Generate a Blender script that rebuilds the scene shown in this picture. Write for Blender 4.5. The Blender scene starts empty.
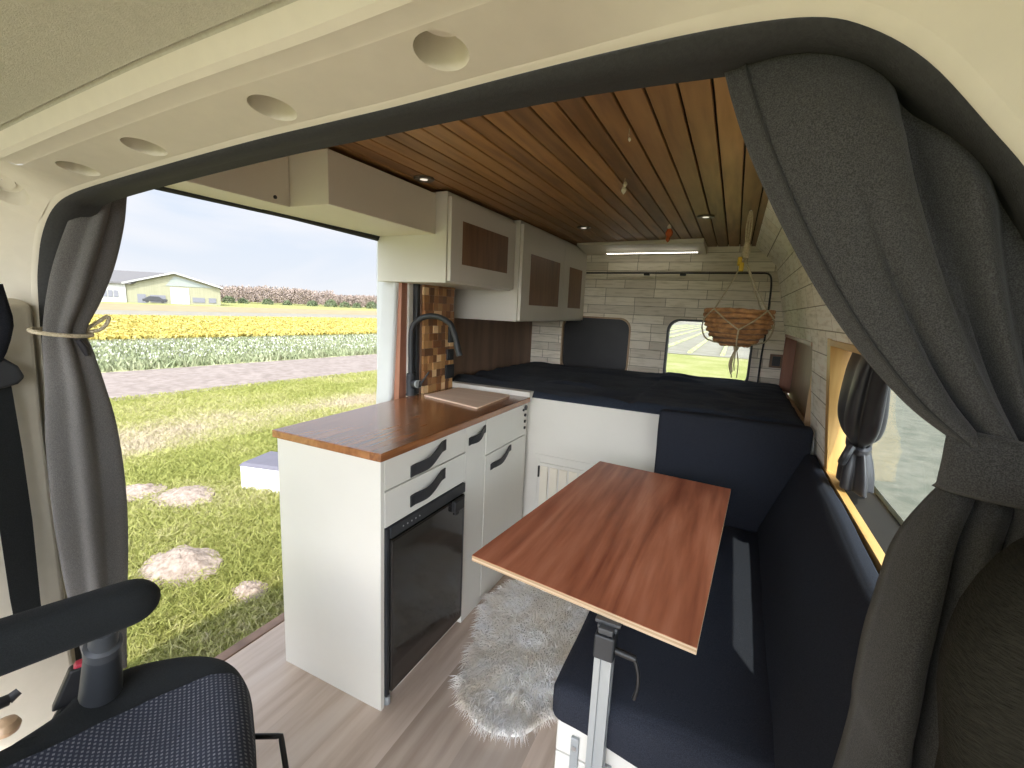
import bpy, math, random
import numpy as np
from mathutils import Vector, Matrix, noise
from mathutils.geometry import tessellate_polygon
random.seed(7); rng = np.random.default_rng(7)
S = bpy.context.scene
# ------------------------------------------------------------------ camera
CAM = np.array([.92, -1.03, 1.347]); YPR = [math.radians(a) for a in (25.47, 9.36, 2.63)]; FPX = 457.
def _rot(yaw, pitch, roll):
    cy, sy, cp, sp, cr, sr = math.cos(yaw), math.sin(yaw), math.cos(pitch), math.sin(pitch), math.cos(roll), math.sin(roll)
    fwd = np.array([-sy*cp, cy*cp, -sp]); right = np.array([cy, sy, 0.]); up = np.cross(right, fwd)
    return right*cr+up*sr, -right*sr+up*cr, fwd
RR, UU, FF = _rot(*YPR)
cd = bpy.data.cameras.new('camera'); cam = bpy.data.objects.new('camera', cd); S.collection.objects.link(cam)
cam.matrix_world = Matrix(((RR[0], UU[0], -FF[0], CAM[0]), (RR[1], UU[1], -FF[1], CAM[1]), (RR[2], UU[2], -FF[2], CAM[2]), (0, 0, 0, 1)))
cd.sensor_width = 36; cd.lens = FPX/1024*36; cd.clip_start = .02; cd.clip_end = 2000
S.camera = cam
# ------------------------------------------------------------------ light
SUN = Vector((.43, -.70, 1.0)).normalized()
S.view_settings.view_transform = 'Standard'; S.view_settings.look = 'None'; S.view_settings.gamma = 1
S.view_settings.use_curve_mapping = False
S.view_settings.exposure = 1.25
W = bpy.data.worlds.new('sky'); S.world = W; W.use_nodes = True
def build_world():
    nt = W.node_tree; n = nt.nodes; l = nt.links; n.clear()
    out = n.new('ShaderNodeOutputWorld'); bg = n.new('ShaderNodeBackground'); l.new(bg.outputs[0], out.inputs[0])
    tc = n.new('ShaderNodeTexCoord')
    sep = n.new('ShaderNodeSeparateXYZ'); l.new(tc.outputs['Generated'], sep.inputs[0])
    ramp = n.new('ShaderNodeValToRGB'); l.new(sep.outputs[2], ramp.inputs[0])
    e = ramp.color_ramp.elements; e[0].position = 0; e[0].color = (.80, .84, .90, 1); e[1].position = .7; e[1].color = (.42, .58, .90, 1)
    m = e = ramp.color_ramp.elements.new(.2); m.color = (.66, .76, .92, 1)
    mp = n.new('ShaderNodeMapping'); mp.inputs['Scale'].default_value = (1, 1, 3.2); l.new(tc.outputs['Generated'], mp.inputs[0])
    no = n.new('ShaderNodeTexNoise'); no.inputs['Scale'].default_value = 2.6; no.inputs['Detail'].default_value = 6; no.inputs['Distortion'].default_value = .5
    l.new(mp.outputs[0], no.inputs[0])
    cr = n.new('ShaderNodeValToRGB'); cr.color_ramp.elements[0].position = .36; cr.color_ramp.elements[1].position = .62; l.new(no.outputs[0], cr.inputs[0])
    mx = n.new('ShaderNodeMixRGB'); mx.inputs[2].default_value = (.90, .90, .93, 1); l.new(cr.outputs[0], mx.inputs[0]); l.new(ramp.outputs[0], mx.inputs[1])
    # unseen glow added low in the sky on the sun's side to light the interior
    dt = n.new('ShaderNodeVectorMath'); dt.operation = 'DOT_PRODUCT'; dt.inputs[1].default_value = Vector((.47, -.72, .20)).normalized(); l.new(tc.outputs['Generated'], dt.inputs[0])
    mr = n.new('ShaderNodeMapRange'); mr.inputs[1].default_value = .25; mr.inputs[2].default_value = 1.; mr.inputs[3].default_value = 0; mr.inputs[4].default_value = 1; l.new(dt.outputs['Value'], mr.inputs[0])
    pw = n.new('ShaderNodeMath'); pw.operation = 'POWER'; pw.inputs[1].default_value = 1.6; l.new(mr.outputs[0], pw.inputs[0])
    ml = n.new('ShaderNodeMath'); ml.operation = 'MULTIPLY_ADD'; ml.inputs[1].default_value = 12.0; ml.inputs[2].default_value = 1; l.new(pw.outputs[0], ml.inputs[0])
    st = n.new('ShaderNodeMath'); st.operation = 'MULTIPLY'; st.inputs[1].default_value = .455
    # extra gain towards the zenith, above the view, added to brighten the interior
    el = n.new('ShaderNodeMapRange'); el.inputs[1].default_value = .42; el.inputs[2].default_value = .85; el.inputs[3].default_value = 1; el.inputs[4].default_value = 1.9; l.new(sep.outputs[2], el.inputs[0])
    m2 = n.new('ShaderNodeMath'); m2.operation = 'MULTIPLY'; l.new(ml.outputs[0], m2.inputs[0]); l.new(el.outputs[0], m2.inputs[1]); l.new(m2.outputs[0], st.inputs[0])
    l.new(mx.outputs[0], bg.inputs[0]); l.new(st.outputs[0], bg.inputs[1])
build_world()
sd = bpy.data.lights.new('sun', 'SUN'); sd.energy = 3.0; sd.angle = math.radians(.6); sd.color = (1, .95, .86)
so = bpy.data.objects.new('sun', sd); S.collection.objects.link(so); so.rotation_euler = SUN.to_track_quat('Z', 'Y').to_euler(); so.location = (5, -8, 12)
# ------------------------------------------------------------------ pixel -> world
def ray(u, v): return RR*((u-512)/FPX) + UU*(-(v-384)/FPX) + FF
def bp(u, v, ax, val):
    d = ray(u, v); i = 'xyz'.index(ax); return CAM + d*((val-CAM[i])/d[i])
def far(u, v, dist):
    d = ray(u, v); return CAM + d*(dist/math.hypot(d[0], d[1]))
GD = np.array([-.87, .49]); GZ = -.52
_p = far(174, 304, 140); GS = (_p[2]-GZ)/(GD@_p[:2])
def gz(x, y): return GZ + GS*(GD[0]*x+GD[1]*y)
def gp(u, v):
    d = ray(u, v); t = (GZ + GS*(GD@CAM[:2]) - CAM[2])/(d[2]-GS*(GD@d[:2])); return CAM + d*t
# ------------------------------------------------------------------ materials
def newmat(name):
    m = bpy.data.materials.new(name); m.use_nodes = True; return m, m.node_tree.nodes, m.node_tree.links, m.node_tree.nodes['Principled BSDF']
def rgba(c): return (c[0], c[1], c[2], 1)
def mat(name, c, rough=.5, metal=0, var=.08, scale=8, bump=0, bscale=40, c2=None, stretch=(1, 1, 1), sheen=0, spec=None, coat=0, detail=4, thr=None):
    m, n, l, p = newmat(name)
    tc = n.new('ShaderNodeTexCoord'); mp = n.new('ShaderNodeMapping'); mp.inputs['Scale'].default_value = stretch; l.new(tc.outputs['Object'], mp.inputs[0])
    no = n.new('ShaderNodeTexNoise'); no.inputs['Scale'].default_value = scale; no.inputs['Detail'].default_value = detail; l.new(mp.outputs[0], no.inputs[0])
    r = n.new('ShaderNodeValToRGB'); e = r.color_ramp.elements
    lo, hi = thr or (.35, .65); e[0].position = lo; e[1].position = hi
    if c2 is None: c2 = tuple(min(1, x*(1+var)) for x in c); c = tuple(x*(1-var) for x in c)
    e[0].color = rgba(c); e[1].color = rgba(c2)
    l.new(no.outputs[0], r.inputs[0]); l.new(r.outputs[0], p.inputs['Base Color'])
    p.inputs['Roughness'].default_value = rough; p.inputs['Metallic'].default_value = metal
    if spec is not None: p.inputs['Specular IOR Level'].default_value = spec
    if sheen: p.inputs['Sheen Weight'].default_value = sheen
    if coat: p.inputs['Coat Weight'].default_value = coat; p.inputs['Coat Roughness'].default_value = .15
    if bump:
        b = n.new('ShaderNodeTexNoise'); b.inputs['Scale'].default_value = bscale; b.inputs['Detail'].default_value = 3; l.new(mp.outputs[0], b.inputs[0])
        bm = n.new('ShaderNodeBump'); bm.inputs['Strength'].default_value = bump; bm.inputs['Distance'].default_value = .01; l.new(b.outputs[0], bm.inputs['Height']); l.new(bm.outputs[0], p.inputs['Normal'])
    return m
def wood(name, ca, cb, cc, axis='y', fine=60, rough=.4, warp=1.2, planks=None, bump=.15, coat=0, wave=3.0):
    """grain running along axis; planks=(axis, pitch) gives every board its own tone"""
    m, n, l, p = newmat(name)
    tc = n.new('ShaderNodeTexCoord'); mp = n.new('ShaderNodeMapping')
    sc = [1., 1., 1.]; sc['xyz'.index(axis)] = .09; mp.inputs['Scale'].default_value = sc; l.new(tc.outputs['Object'], mp.inputs[0])
    vec = mp.outputs[0]; tone = None
    if planks:
        sx = n.new('ShaderNodeSeparateXYZ'); l.new(tc.outputs['Object'], sx.inputs[0])
        dv = n.new('ShaderNodeMath'); dv.operation = 'DIVIDE'; dv.inputs[1].default_value = planks[1]; l.new(sx.outputs['xyz'.index(planks[0])], dv.inputs[0])
        ad = n.new('ShaderNodeMath'); ad.operation = 'ADD'; ad.inputs[1].default_value = planks[2]; l.new(dv.outputs[0], ad.inputs[0])
        fl = n.new('ShaderNodeMath'); fl.operation = 'FLOOR'; l.new(ad.outputs[0], fl.inputs[0])
        wn = n.new('ShaderNodeTexWhiteNoise'); wn.noise_dimensions = '1D'; l.new(fl.outputs[0], wn.inputs['W'])
        off = n.new('ShaderNodeVectorMath'); off.operation = 'MULTIPLY_ADD'; off.inputs[1].default_value = (7, 7, 7)
        l.new(wn.outputs['Color'], off.inputs[0]); l.new(mp.outputs[0], off.inputs[2]); vec = off.outputs[0]; tone = wn.outputs['Value']
    n1 = n.new('ShaderNodeTexNoise'); n1.inputs['Scale'].default_value = wave; n1.inputs['Detail'].default_value = 5; n1.inputs['Distortion'].default_value = warp; l.new(vec, n1.inputs[0])
    n2 = n.new('ShaderNodeTexNoise'); n2.inputs['Scale'].default_value = fine; n2.inputs['Detail'].default_value = 4; l.new(vec, n2.inputs[0])
    mx = n.new('ShaderNodeMath'); mx.operation = 'MULTIPLY_ADD'; mx.inputs[1].default_value = .45; l.new(n2.outputs[0], mx.inputs[0])
    sb = n.new('ShaderNodeMath'); sb.operation = 'MULTIPLY'; sb.inputs[1].default_value = .55; l.new(n1.outputs[0], sb.inputs[0]); l.new(sb.outputs[0], mx.inputs[2])
    r = n.new('ShaderNodeValToRGB'); e = r.color_ramp.elements; e[0].position = .36; e[0].color = rgba(ca); e[1].position = .64; e[1].color = rgba(cc)
    q = e.new(.5); q.color = rgba(cb); l.new(mx.outputs[0], r.inputs[0]); col = r.outputs[0]
    if tone:
        mr = n.new('ShaderNodeMapRange'); mr.inputs[3].default_value = .72; mr.inputs[4].default_value = 1.2; l.new(tone, mr.inputs[0])
        vm = n.new('ShaderNodeVectorMath'); vm.operation = 'SCALE'; l.new(col, vm.inputs[0]); l.new(mr.outputs[0], vm.inputs['Scale']); col = vm.outputs[0]
    l.new(col, p.inputs['Base Color']); p.inputs['Roughness'].default_value = rough
    if coat: p.inputs['Coat Weight'].default_value = coat; p.inputs['Coat Roughness'].default_value = .2
    bm = n.new('ShaderNodeBump'); bm.inputs['Strength'].default_value = bump; bm.inputs['Distance'].default_value = .002; l.new(mx.outputs[0], bm.inputs['Height']); l.new(bm.outputs[0], p.inputs['Normal'])
    return m
def boards(name, ua, va, w=.34, h=.065, c1=(.92, .87, .76), c2=(.52, .46, .36), mort=(.36, .31, .23)):
    """whitewashed reclaimed boards laid in rows; ua/va = axes along and across the rows"""
    m, n, l, p = newmat(name)
    tc = n.new('ShaderNodeTexCoord'); sp = n.new('ShaderNodeSeparateXYZ'); l.new(tc.outputs['Object'], sp.inputs[0])
    cb = n.new('ShaderNodeCombineXYZ'); l.new(sp.outputs['xyz'.index(ua)], cb.inputs[0]); l.new(sp.outputs['xyz'.index(va)], cb.inputs[1])
    br = n.new('ShaderNodeTexBrick'); l.new(cb.outputs[0], br.inputs[0])
    br.offset = .37; br.offset_frequency = 3; br.squash = .62; br.squash_frequency = 2
    for k, v in (('Scale', 1.), ('Brick Width', w), ('Row Height', h), ('Mortar Size', .0022), ('Mortar Smooth', .3), ('Bias', -.35)): br.inputs[k].default_value = v
    br.inputs['Color1'].default_value = rgba(c1); br.inputs['Color2'].default_value = rgba(c2); br.inputs['Mortar'].default_value = rgba(mort)
    mp = n.new('ShaderNodeMapping'); mp.inputs['Scale'].default_value = (1.2, 9, 1); l.new(cb.outputs[0], mp.inputs[0])
    no = n.new('ShaderNodeTexNoise'); no.inputs['Scale'].default_value = 7; no.inputs['Detail'].default_value = 6; l.new(mp.outputs[0], no.inputs[0])
    r = n.new('ShaderNodeValToRGB'); e = r.color_ramp.elements; e[0].position = .30; e[0].color = (.82, .79, .72, 1); e[1].position = .52; e[1].color = (1.05, 1.03, 1, 1); l.new(no.outputs[0], r.inputs[0])
    mm = n.new('ShaderNodeVectorMath'); mm.operation = 'MULTIPLY'; l.new(br.outputs[0], mm.inputs[0]); l.new(r.outputs[0], mm.inputs[1]); l.new(mm.outputs[0], p.inputs['Base Color'])
    p.inputs['Roughness'].default_value = .7
    bm = n.new('ShaderNodeBump'); bm.inputs['Strength'].default_value = .5; bm.inputs['Distance'].default_value = .003; bm.invert = True
    l.new(br.outputs['Fac'], bm.inputs['Height']); l.new(bm.outputs[0], p.inputs['Normal'])
    return m
def fabric(name, c, c2, weave=900, rough=.95, sheen=.3, speck=260):
    m, n, l, p = newmat(name)
    tc = n.new('ShaderNodeTexCoord')
    a = n.new('ShaderNodeTexNoise'); a.inputs['Scale'].default_value = speck; a.inputs['Detail'].default_value = 3; l.new(tc.outputs['Object'], a.inputs[0])
    r = n.new('ShaderNodeValToRGB'); r.color_ramp.elements[0].position = .40; r.color_ramp.elements[1].position = .62
    r.color_ramp.elements[0].color = rgba(c); r.color_ramp.elements[1].color = rgba(c2); l.new(a.outputs[0], r.inputs[0]); l.new(r.outputs[0], p.inputs['Base Color'])
    b = n.new('ShaderNodeTexNoise'); b.inputs['Scale'].default_value = weave; l.new(tc.outputs['Object'], b.inputs[0])
    bm = n.new('ShaderNodeBump'); bm.inputs['Strength'].default_value = .35; bm.inputs['Distance'].default_value = .002; l.new(b.outputs[0], bm.inputs['Height']); l.new(bm.outputs[0], p.inputs['Normal'])
    p.inputs['Roughness'].default_value = rough; p.inputs['Sheen Weight'].default_value = sheen; p.inputs['Specular IOR Level'].default_value = .15
    return m
def glass(name, tint=(.9, .93, .93), refl=.9):
    m, n, l, p = newmat(name); n.remove(p)
    o = n['Material Output']; t = n.new('ShaderNodeBsdfTransparent'); t.inputs[0].default_value = rgba(tint)
    g = n.new('ShaderNodeBsdfGlossy'); g.inputs['Roughness'].default_value = .02; fr = n.new('ShaderNodeFresnel'); fr.inputs[0].default_value = 1.45
    ml = n.new('ShaderNodeMath'); ml.operation = 'MULTIPLY'; ml.inputs[1].default_value = refl; l.new(fr.outputs[0], ml.inputs[0])
    mx = n.new('ShaderNodeMixShader'); l.new(ml.outputs[0], mx.inputs[0]); l.new(t.outputs[0], mx.inputs[1]); l.new(g.outputs[0], mx.inputs[2]); l.new(mx.outputs[0], o.inputs[0])
    return m
def emit(name, c, s):
    m, n, l, p = newmat(name); p.inputs['Base Color'].default_value = rgba(c); p.inputs['Emission Color'].default_value = rgba(c); p.inputs['Emission Strength'].default_value = s; return m
M = {}
M['headliner'] = mat('headliner', (.41, .385, .30), .95, var=.05, scale=120, bump=.25, bscale=500)
M['cabplastic'] = mat('cabplastic', (.60, .55, .44), .55, var=.02, scale=30, bump=.05, bscale=900)
M['seal'] = mat('seal', (.020, .020, .019), .8, var=.2, scale=200, bump=.2, bscale=600)
M['white'] = mat('white', (.66, .635, .57), .42, var=.015, scale=5)
M['whitewarm'] = mat('whitewarm', (.74, .69, .57), .5, var=.015, scale=5)
M['body'] = mat('body', (.60, .61, .60), .3, var=.02)
M['top_wood'] = wood('top_wood', (.19, .070, .024), (.30, .118, .040), (.40, .175, .065), 'y', fine=55, rough=.26, coat=.7, planks=('x', .11, 8.2), wave=2.2, bump=.04)
M['top_edge'] = wood('top_edge', (.20, .09, .03), (.30, .14, .05), (.38, .19, .075), 'y', fine=50, rough=.4)
M['table'] = wood('table', (.22, .058, .027), (.385, .125, .062), (.52, .205, .115), 'y', fine=30, rough=.4, warp=2.2, wave=6.5)
M['ply'] = mat('ply', (.62, .47, .31), .6, c2=(.40, .27, .15), scale=3, stretch=(.2, .2, 70), thr=(.45, .55))
M['ceil'] = wood('ceil', (.17, .080, .026), (.30, .150, .052), (.39, .21, .080), 'y', fine=40, rough=.45, planks=('x', .068, 12.926), wave=3)
M['ceil_back'] = mat('ceil_back', (.01, .007, .004), .9)
M['floor'] = wood('floor', (.40, .30, .225), (.54, .43, .34), (.62, .52, .43), 'y', fine=26, rough=.42, planks=('x', .19, 10.4), wave=2.6, warp=1.8)
M['boards_rear'] = boards('boards_rear', 'x', 'z', .36, .064)
M['boards_side'] = boards('boards_side', 'y', 'z', .30, .088, c1=(.97, .94, .86), c2=(.90, .84, .73))
M['brown_panel'] = mat('brown_panel', (.22, .135, .09), .6, var=.2, scale=12, stretch=(1, 1, .15))
M['red_panel'] = wood('red_panel', (.30, .125, .075), (.37, .165, .10), (.43, .20, .13), 'z', fine=40)
M['tan_panel'] = wood('tan_panel', (.35, .22, .12), (.42, .28, .16), (.48, .33, .19), 'z', fine=40)
M['cab_panel'] = wood('cab_panel', (.14, .068, .032), (.20, .10, .048), (.245, .13, .065), 'z', fine=46)
M['pine'] = wood('pine', (.42, .22, .065), (.58, .34, .11), (.68, .43, .17), 'z', fine=40, rough=.4)
M['pine_y'] = wood('pine_y', (.42, .22, .065), (.58, .34, .11), (.68, .43, .17), 'y', fine=40, rough=.4)
M['board_light'] = wood('board_light', (.70, .50, .36), (.78, .58, .43), (.85, .67, .52), 'x', fine=40, rough=.5)
M['black'] = mat('black', (.012, .012, .013), .45, var=.2)
M['blackmatte'] = mat('blackmatte', (.022, .024, .027), .5, var=.2)
M['blackgloss'] = mat('blackgloss', (.012, .011, .010), .07, var=.1, coat=.6)
M['leather'] = mat('leather', (.018, .018, .020), .5, bump=.3, bscale=300)
M['steel'] = mat('steel', (.55, .55, .55), .3, metal=1)
M['alu'] = mat('alu', (.36, .38, .38), .45, metal=.35, var=.04)
M['navy'] = fabric('navy', (.016, .018, .025), (.031, .034, .045), speck=700, sheen=0)
M['sheet'] = fabric('sheet', (.016, .021, .032), (.030, .037, .054), speck=300, sheen=.05)
M['curtain'] = fabric('curtain', (.032, .031, .030), (.070, .068, .066), speck=900, sheen=.10)
M['curtain_left'] = fabric('curtain_left', (.085, .080, .076), (.150, .142, .132), speck=700, sheen=.1)
M['satin'] = mat('satin', (.019, .018, .022), .42, var=.15, sheen=.1)
M['seat_trim'] = fabric('seat_trim', (.009, .010, .010), (.016, .0175, .0175), speck=700, sheen=.04)
M['driver_fabric'] = mat('driver_fabric', (.012, .011, .008), .95, c2=(.022, .020, .015), scale=380, stretch=(.5, .5, 2.5), bump=.4, bscale=420, spec=.1)
M['grey_plastic'] = mat('grey_plastic', (.05, .052, .055), .5)
M['red'] = mat('red', (.50, .03, .06), .35)
M['rope'] = mat('rope', (.42, .36, .24), .9, c2=(.60, .52, .37), scale=200, bump=.5, bscale=300)
M['wicker'] = mat('wicker', (.30, .145, .060), .65, c2=(.56, .30, .13), scale=40, bump=.3, bscale=120)
M['yellow'] = mat('yellow', (.60, .40, .03), .6)
M['orange'] = mat('orange', (.50, .10, .02), .5)
M['crystal'] = mat('crystal', (.62, .55, .44), .25)
M['chrome_spot'] = mat('chrome_spot', (.16, .14, .11), .35, metal=.5)
M['led'] = emit('led', (1., .93, .82), 4)
M['lens'] = emit('lens', (1., .9, .78), .35)
M['wool'] = mat('wool', (.62, .54, .40), .9, c2=(.86, .83, .78), scale=9, sheen=.3)
M['pelt'] = mat('pelt', (.95, .91, .84), .95)
M['glass'] = glass('glass', (.93, .95, .94), .5)
M['glass_tint'] = glass('glass_tint', (.90, .93, .90), .15)
def seat_pattern():
    m, n, l, p = newmat('seat_pattern')
    tc = n.new('ShaderNodeTexCoord'); mp = n.new('ShaderNodeMapping'); mp.inputs['Rotation'].default_value = (0, 0, math.radians(30)); mp.inputs['Scale'].default_value = (1, 1, 1); l.new(tc.outputs['Object'], mp.inputs[0])
    fl = n.new('ShaderNodeSeparateXYZ'); l.new(mp.outputs[0], fl.inputs[0]); cb = n.new('ShaderNodeCombineXYZ'); l.new(fl.outputs[0], cb.inputs[0]); l.new(fl.outputs[1], cb.inputs[1])
    br = n.new('ShaderNodeTexBrick'); l.new(cb.outputs[0], br.inputs[0]); br.offset = .5
    for k, v in (('Scale', 1.), ('Brick Width', .0082), ('Row Height', .0078), ('Mortar Size', .0022), ('Mortar Smooth', .1), ('Bias', 0)): br.inputs[k].default_value = v
    br.inputs['Color1'].default_value = (.075, .08, .09, 1); br.inputs['Color2'].default_value = (.13, .13, .14, 1); br.inputs['Mortar'].default_value = (.012, .014, .024, 1)
    l.new(br.outputs[0], p.inputs['Base Color']); p.inputs['Roughness'].default_value = .9
    bm = n.new('ShaderNodeBump'); bm.inputs['Strength'].default_value = .4; bm.inputs['Distance'].default_value = .001; bm.invert = True; l.new(br.outputs['Fac'], bm.inputs['Height']); l.new(bm.outputs[0], p.inputs['Normal'])
    return m
M['seat_pattern'] = seat_pattern()
def mosaic():
    m, n, l, p = newmat('mosaic'); tc = n.new('ShaderNodeTexCoord')
    sc = n.new('ShaderNodeVectorMath'); sc.operation = 'SCALE'; sc.inputs['Scale'].default_value = 1/.038; l.new(tc.outputs['Object'], sc.inputs[0])
    fl = n.new('ShaderNodeVectorMath'); fl.operation = 'FLOOR'; l.new(sc.outputs[0], fl.inputs[0])
    sx = n.new('ShaderNodeSeparateXYZ'); l.new(fl.outputs[0], sx.inputs[0]); cb = n.new('ShaderNodeCombineXYZ'); l.new(sx.outputs[1], cb.inputs[0]); l.new(sx.outputs[2], cb.inputs[1])
    wn = n.new('ShaderNodeTexWhiteNoise'); wn.noise_dimensions = '2D'; l.new(cb.outputs[0], wn.inputs['Vector'])
    r = n.new('ShaderNodeValToRGB'); r.color_ramp.interpolation = 'CONSTANT'; e = r.color_ramp.elements
    cols = [(.22, .09, .032), (.36, .17, .062), (.46, .25, .095), (.17, .075, .03), (.54, .30, .12), (.32, .14, .05), (.80, .55, .30)]
    e[0].position = 0; e[0].color = rgba(cols[0]); e[1].position = .16; e[1].color = rgba(cols[1])
    for k, c in zip((.32, .48, .60, .72, .86), cols[2:]): q = e.new(k); q.color = rgba(c)
    l.new(wn.outputs['Value'], r.inputs[0]); l.new(r.outputs[0], p.inputs['Base Color']); p.inputs['Roughness'].default_value = .45
    return m
M['mosaic'] = mosaic()
# outdoor
def thinleaf(m, f):
    """let light through thin blades"""
    n = m.node_tree.nodes; l = m.node_tree.links; p = n['Principled BSDF']; o = n['Material Output']; src = p.inputs['Base Color'].links[0].from_socket
    t = n.new('ShaderNodeBsdfTranslucent'); l.new(src, t.inputs[0]); mx = n.new('ShaderNodeMixShader'); mx.inputs[0].default_value = f
    l.new(p.outputs[0], mx.inputs[1]); l.new(t.outputs[0], mx.inputs[2]); l.new(mx.outputs[0], o.inputs[0]); return m
M['wool'] = thinleaf(mat('wool', (.92, .86, .76), .9, c2=(.99, .98, .96), scale=9), .45)
dv0 = Vector((.135, 1)).normalized(); nv0 = Vector((-dv0.y, dv0.x)); _q = gp(250, 419); DRY = float(Vector((_q[0], _q[1])).dot(nv0))
def grassmat(name, base=False):
    m, n, l, p = newmat(name); tc = n.new('ShaderNodeTexCoord')
    a = n.new('ShaderNodeTexNoise'); a.inputs['Scale'].default_value = .9; a.inputs['Detail'].default_value = 5; l.new(tc.outputs['Object'], a.inputs[0])
    b = n.new('ShaderNodeTexNoise'); b.inputs['Scale'].default_value = 22; b.inputs['Detail'].default_value = 5; l.new(tc.outputs['Object'], b.inputs[0])
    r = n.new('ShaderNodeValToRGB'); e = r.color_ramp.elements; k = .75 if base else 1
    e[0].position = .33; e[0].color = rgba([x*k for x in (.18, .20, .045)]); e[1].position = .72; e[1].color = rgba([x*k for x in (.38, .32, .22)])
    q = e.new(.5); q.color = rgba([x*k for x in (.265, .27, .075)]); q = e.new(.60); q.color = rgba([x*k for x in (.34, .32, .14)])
    ad = n.new('ShaderNodeMath'); ad.operation = 'MULTIPLY_ADD'; ad.inputs[1].default_value = .5; l.new(b.outputs[0], ad.inputs[0])
    s2 = n.new('ShaderNodeMath'); s2.operation = 'MULTIPLY'; s2.inputs[1].default_value = .5; l.new(a.outputs[0], s2.inputs[0]); l.new(s2.outputs[0], ad.inputs[2])
    # a dry strip running parallel to the track
    dn = n.new('ShaderNodeVectorMath'); dn.operation = 'DOT_PRODUCT'; dn.inputs[1].default_value = (nv0.x, nv0.y, 0); l.new(tc.outputs['Object'], dn.inputs[0])
    df = n.new('ShaderNodeMath'); df.operation = 'SUBTRACT'; df.inputs[1].default_value = DRY; l.new(dn.outputs['Value'], df.inputs[0])
    ab = n.new('ShaderNodeMath'); ab.operation = 'ABSOLUTE'; l.new(df.outputs[0], ab.inputs[0])
    mr = n.new('ShaderNodeMapRange'); mr.inputs[1].default_value = .15; mr.inputs[2].default_value = 1.0; mr.inputs[3].default_value = .16; mr.inputs[4].default_value = 0; l.new(ab.outputs[0], mr.inputs[0])
    a2 = n.new('ShaderNodeMath'); a2.operation = 'ADD'; l.new(ad.outputs[0], a2.inputs[0]); l.new(mr.outputs[0], a2.inputs[1])
    l.new(a2.outputs[0], r.inputs[0]); l.new(r.outputs[0], p.inputs['Base Color']); p.inputs['Roughness'].default_value = .7; p.inputs['Specular IOR Level'].default_value = .2
    return m
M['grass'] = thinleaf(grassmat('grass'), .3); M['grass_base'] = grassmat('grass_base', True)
M['track'] = mat('track', (.125, .098, .080), .95, c2=(.190, .155, .130), scale=6, bump=.5, bscale=30, detail=8)
M['soil'] = mat('soil', (.15, .112, .083), .95, c2=(.27, .215, .17), scale=30, bump=.8, bscale=60, detail=8)
M['leafgreen'] = mat('leafgreen', (.125, .15, .065), .7, c2=(.21, .22, .12), scale=3)
M['petal_yellow'] = mat('petal_yellow', (.27, .20, .025), .6, c2=(.335, .28, .075), scale=2)
M['petal_white'] = mat('petal_white', (.30, .30, .25), .6, var=.05)
M['bed_green'] = mat('bed_green', (.20, .22, .09), .9, c2=(.33, .32, .16), scale=2, stretch=(1, .3, 1))
M['pale_crop'] = mat('pale_crop', (.14, .125, .09), .9, c2=(.18, .165, .125), scale=1)
M['ochre'] = mat('ochre', (.17, .13, .06), .9, c2=(.20, .165, .085), scale=.5)
M['gravel'] = mat('gravel', (.085, .085, .062), .95, c2=(.135, .125, .095), scale=5, bump=.5, bscale=60, detail=9)
M['twig'] = mat('twig', (.19, .145, .115), .95, c2=(.22, .172, .14), scale=.08)
M['bark'] = mat('bark', (.12, .09, .06), .9, bump=.4)
M['bush'] = mat('bush', (.05, .07, .028), .9, c2=(.10, .12, .055), scale=1)
M['barn_wall'] = mat('barn_wall', (.165, .16, .095), .8, c2=(.185, .177, .11), scale=.6, stretch=(8, 8, .2))
M['barn_gable'] = mat('barn_gable', (.165, .18, .155), .7, var=.05)
M['barn_white'] = mat('barn_white', (.27, .265, .235), .7, var=.03)
M['barn_roof'] = mat('barn_roof', (.085, .08, .077), .8, var=.1)
M['window_dark'] = mat('window_dark', (.10, .10, .11), .3)
M['box_white'] = mat('box_white', (.60, .59, .56), .5, var=.02)
M['box_lid'] = mat('box_lid', (.085, .080, .095), .8, var=.05)
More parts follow.
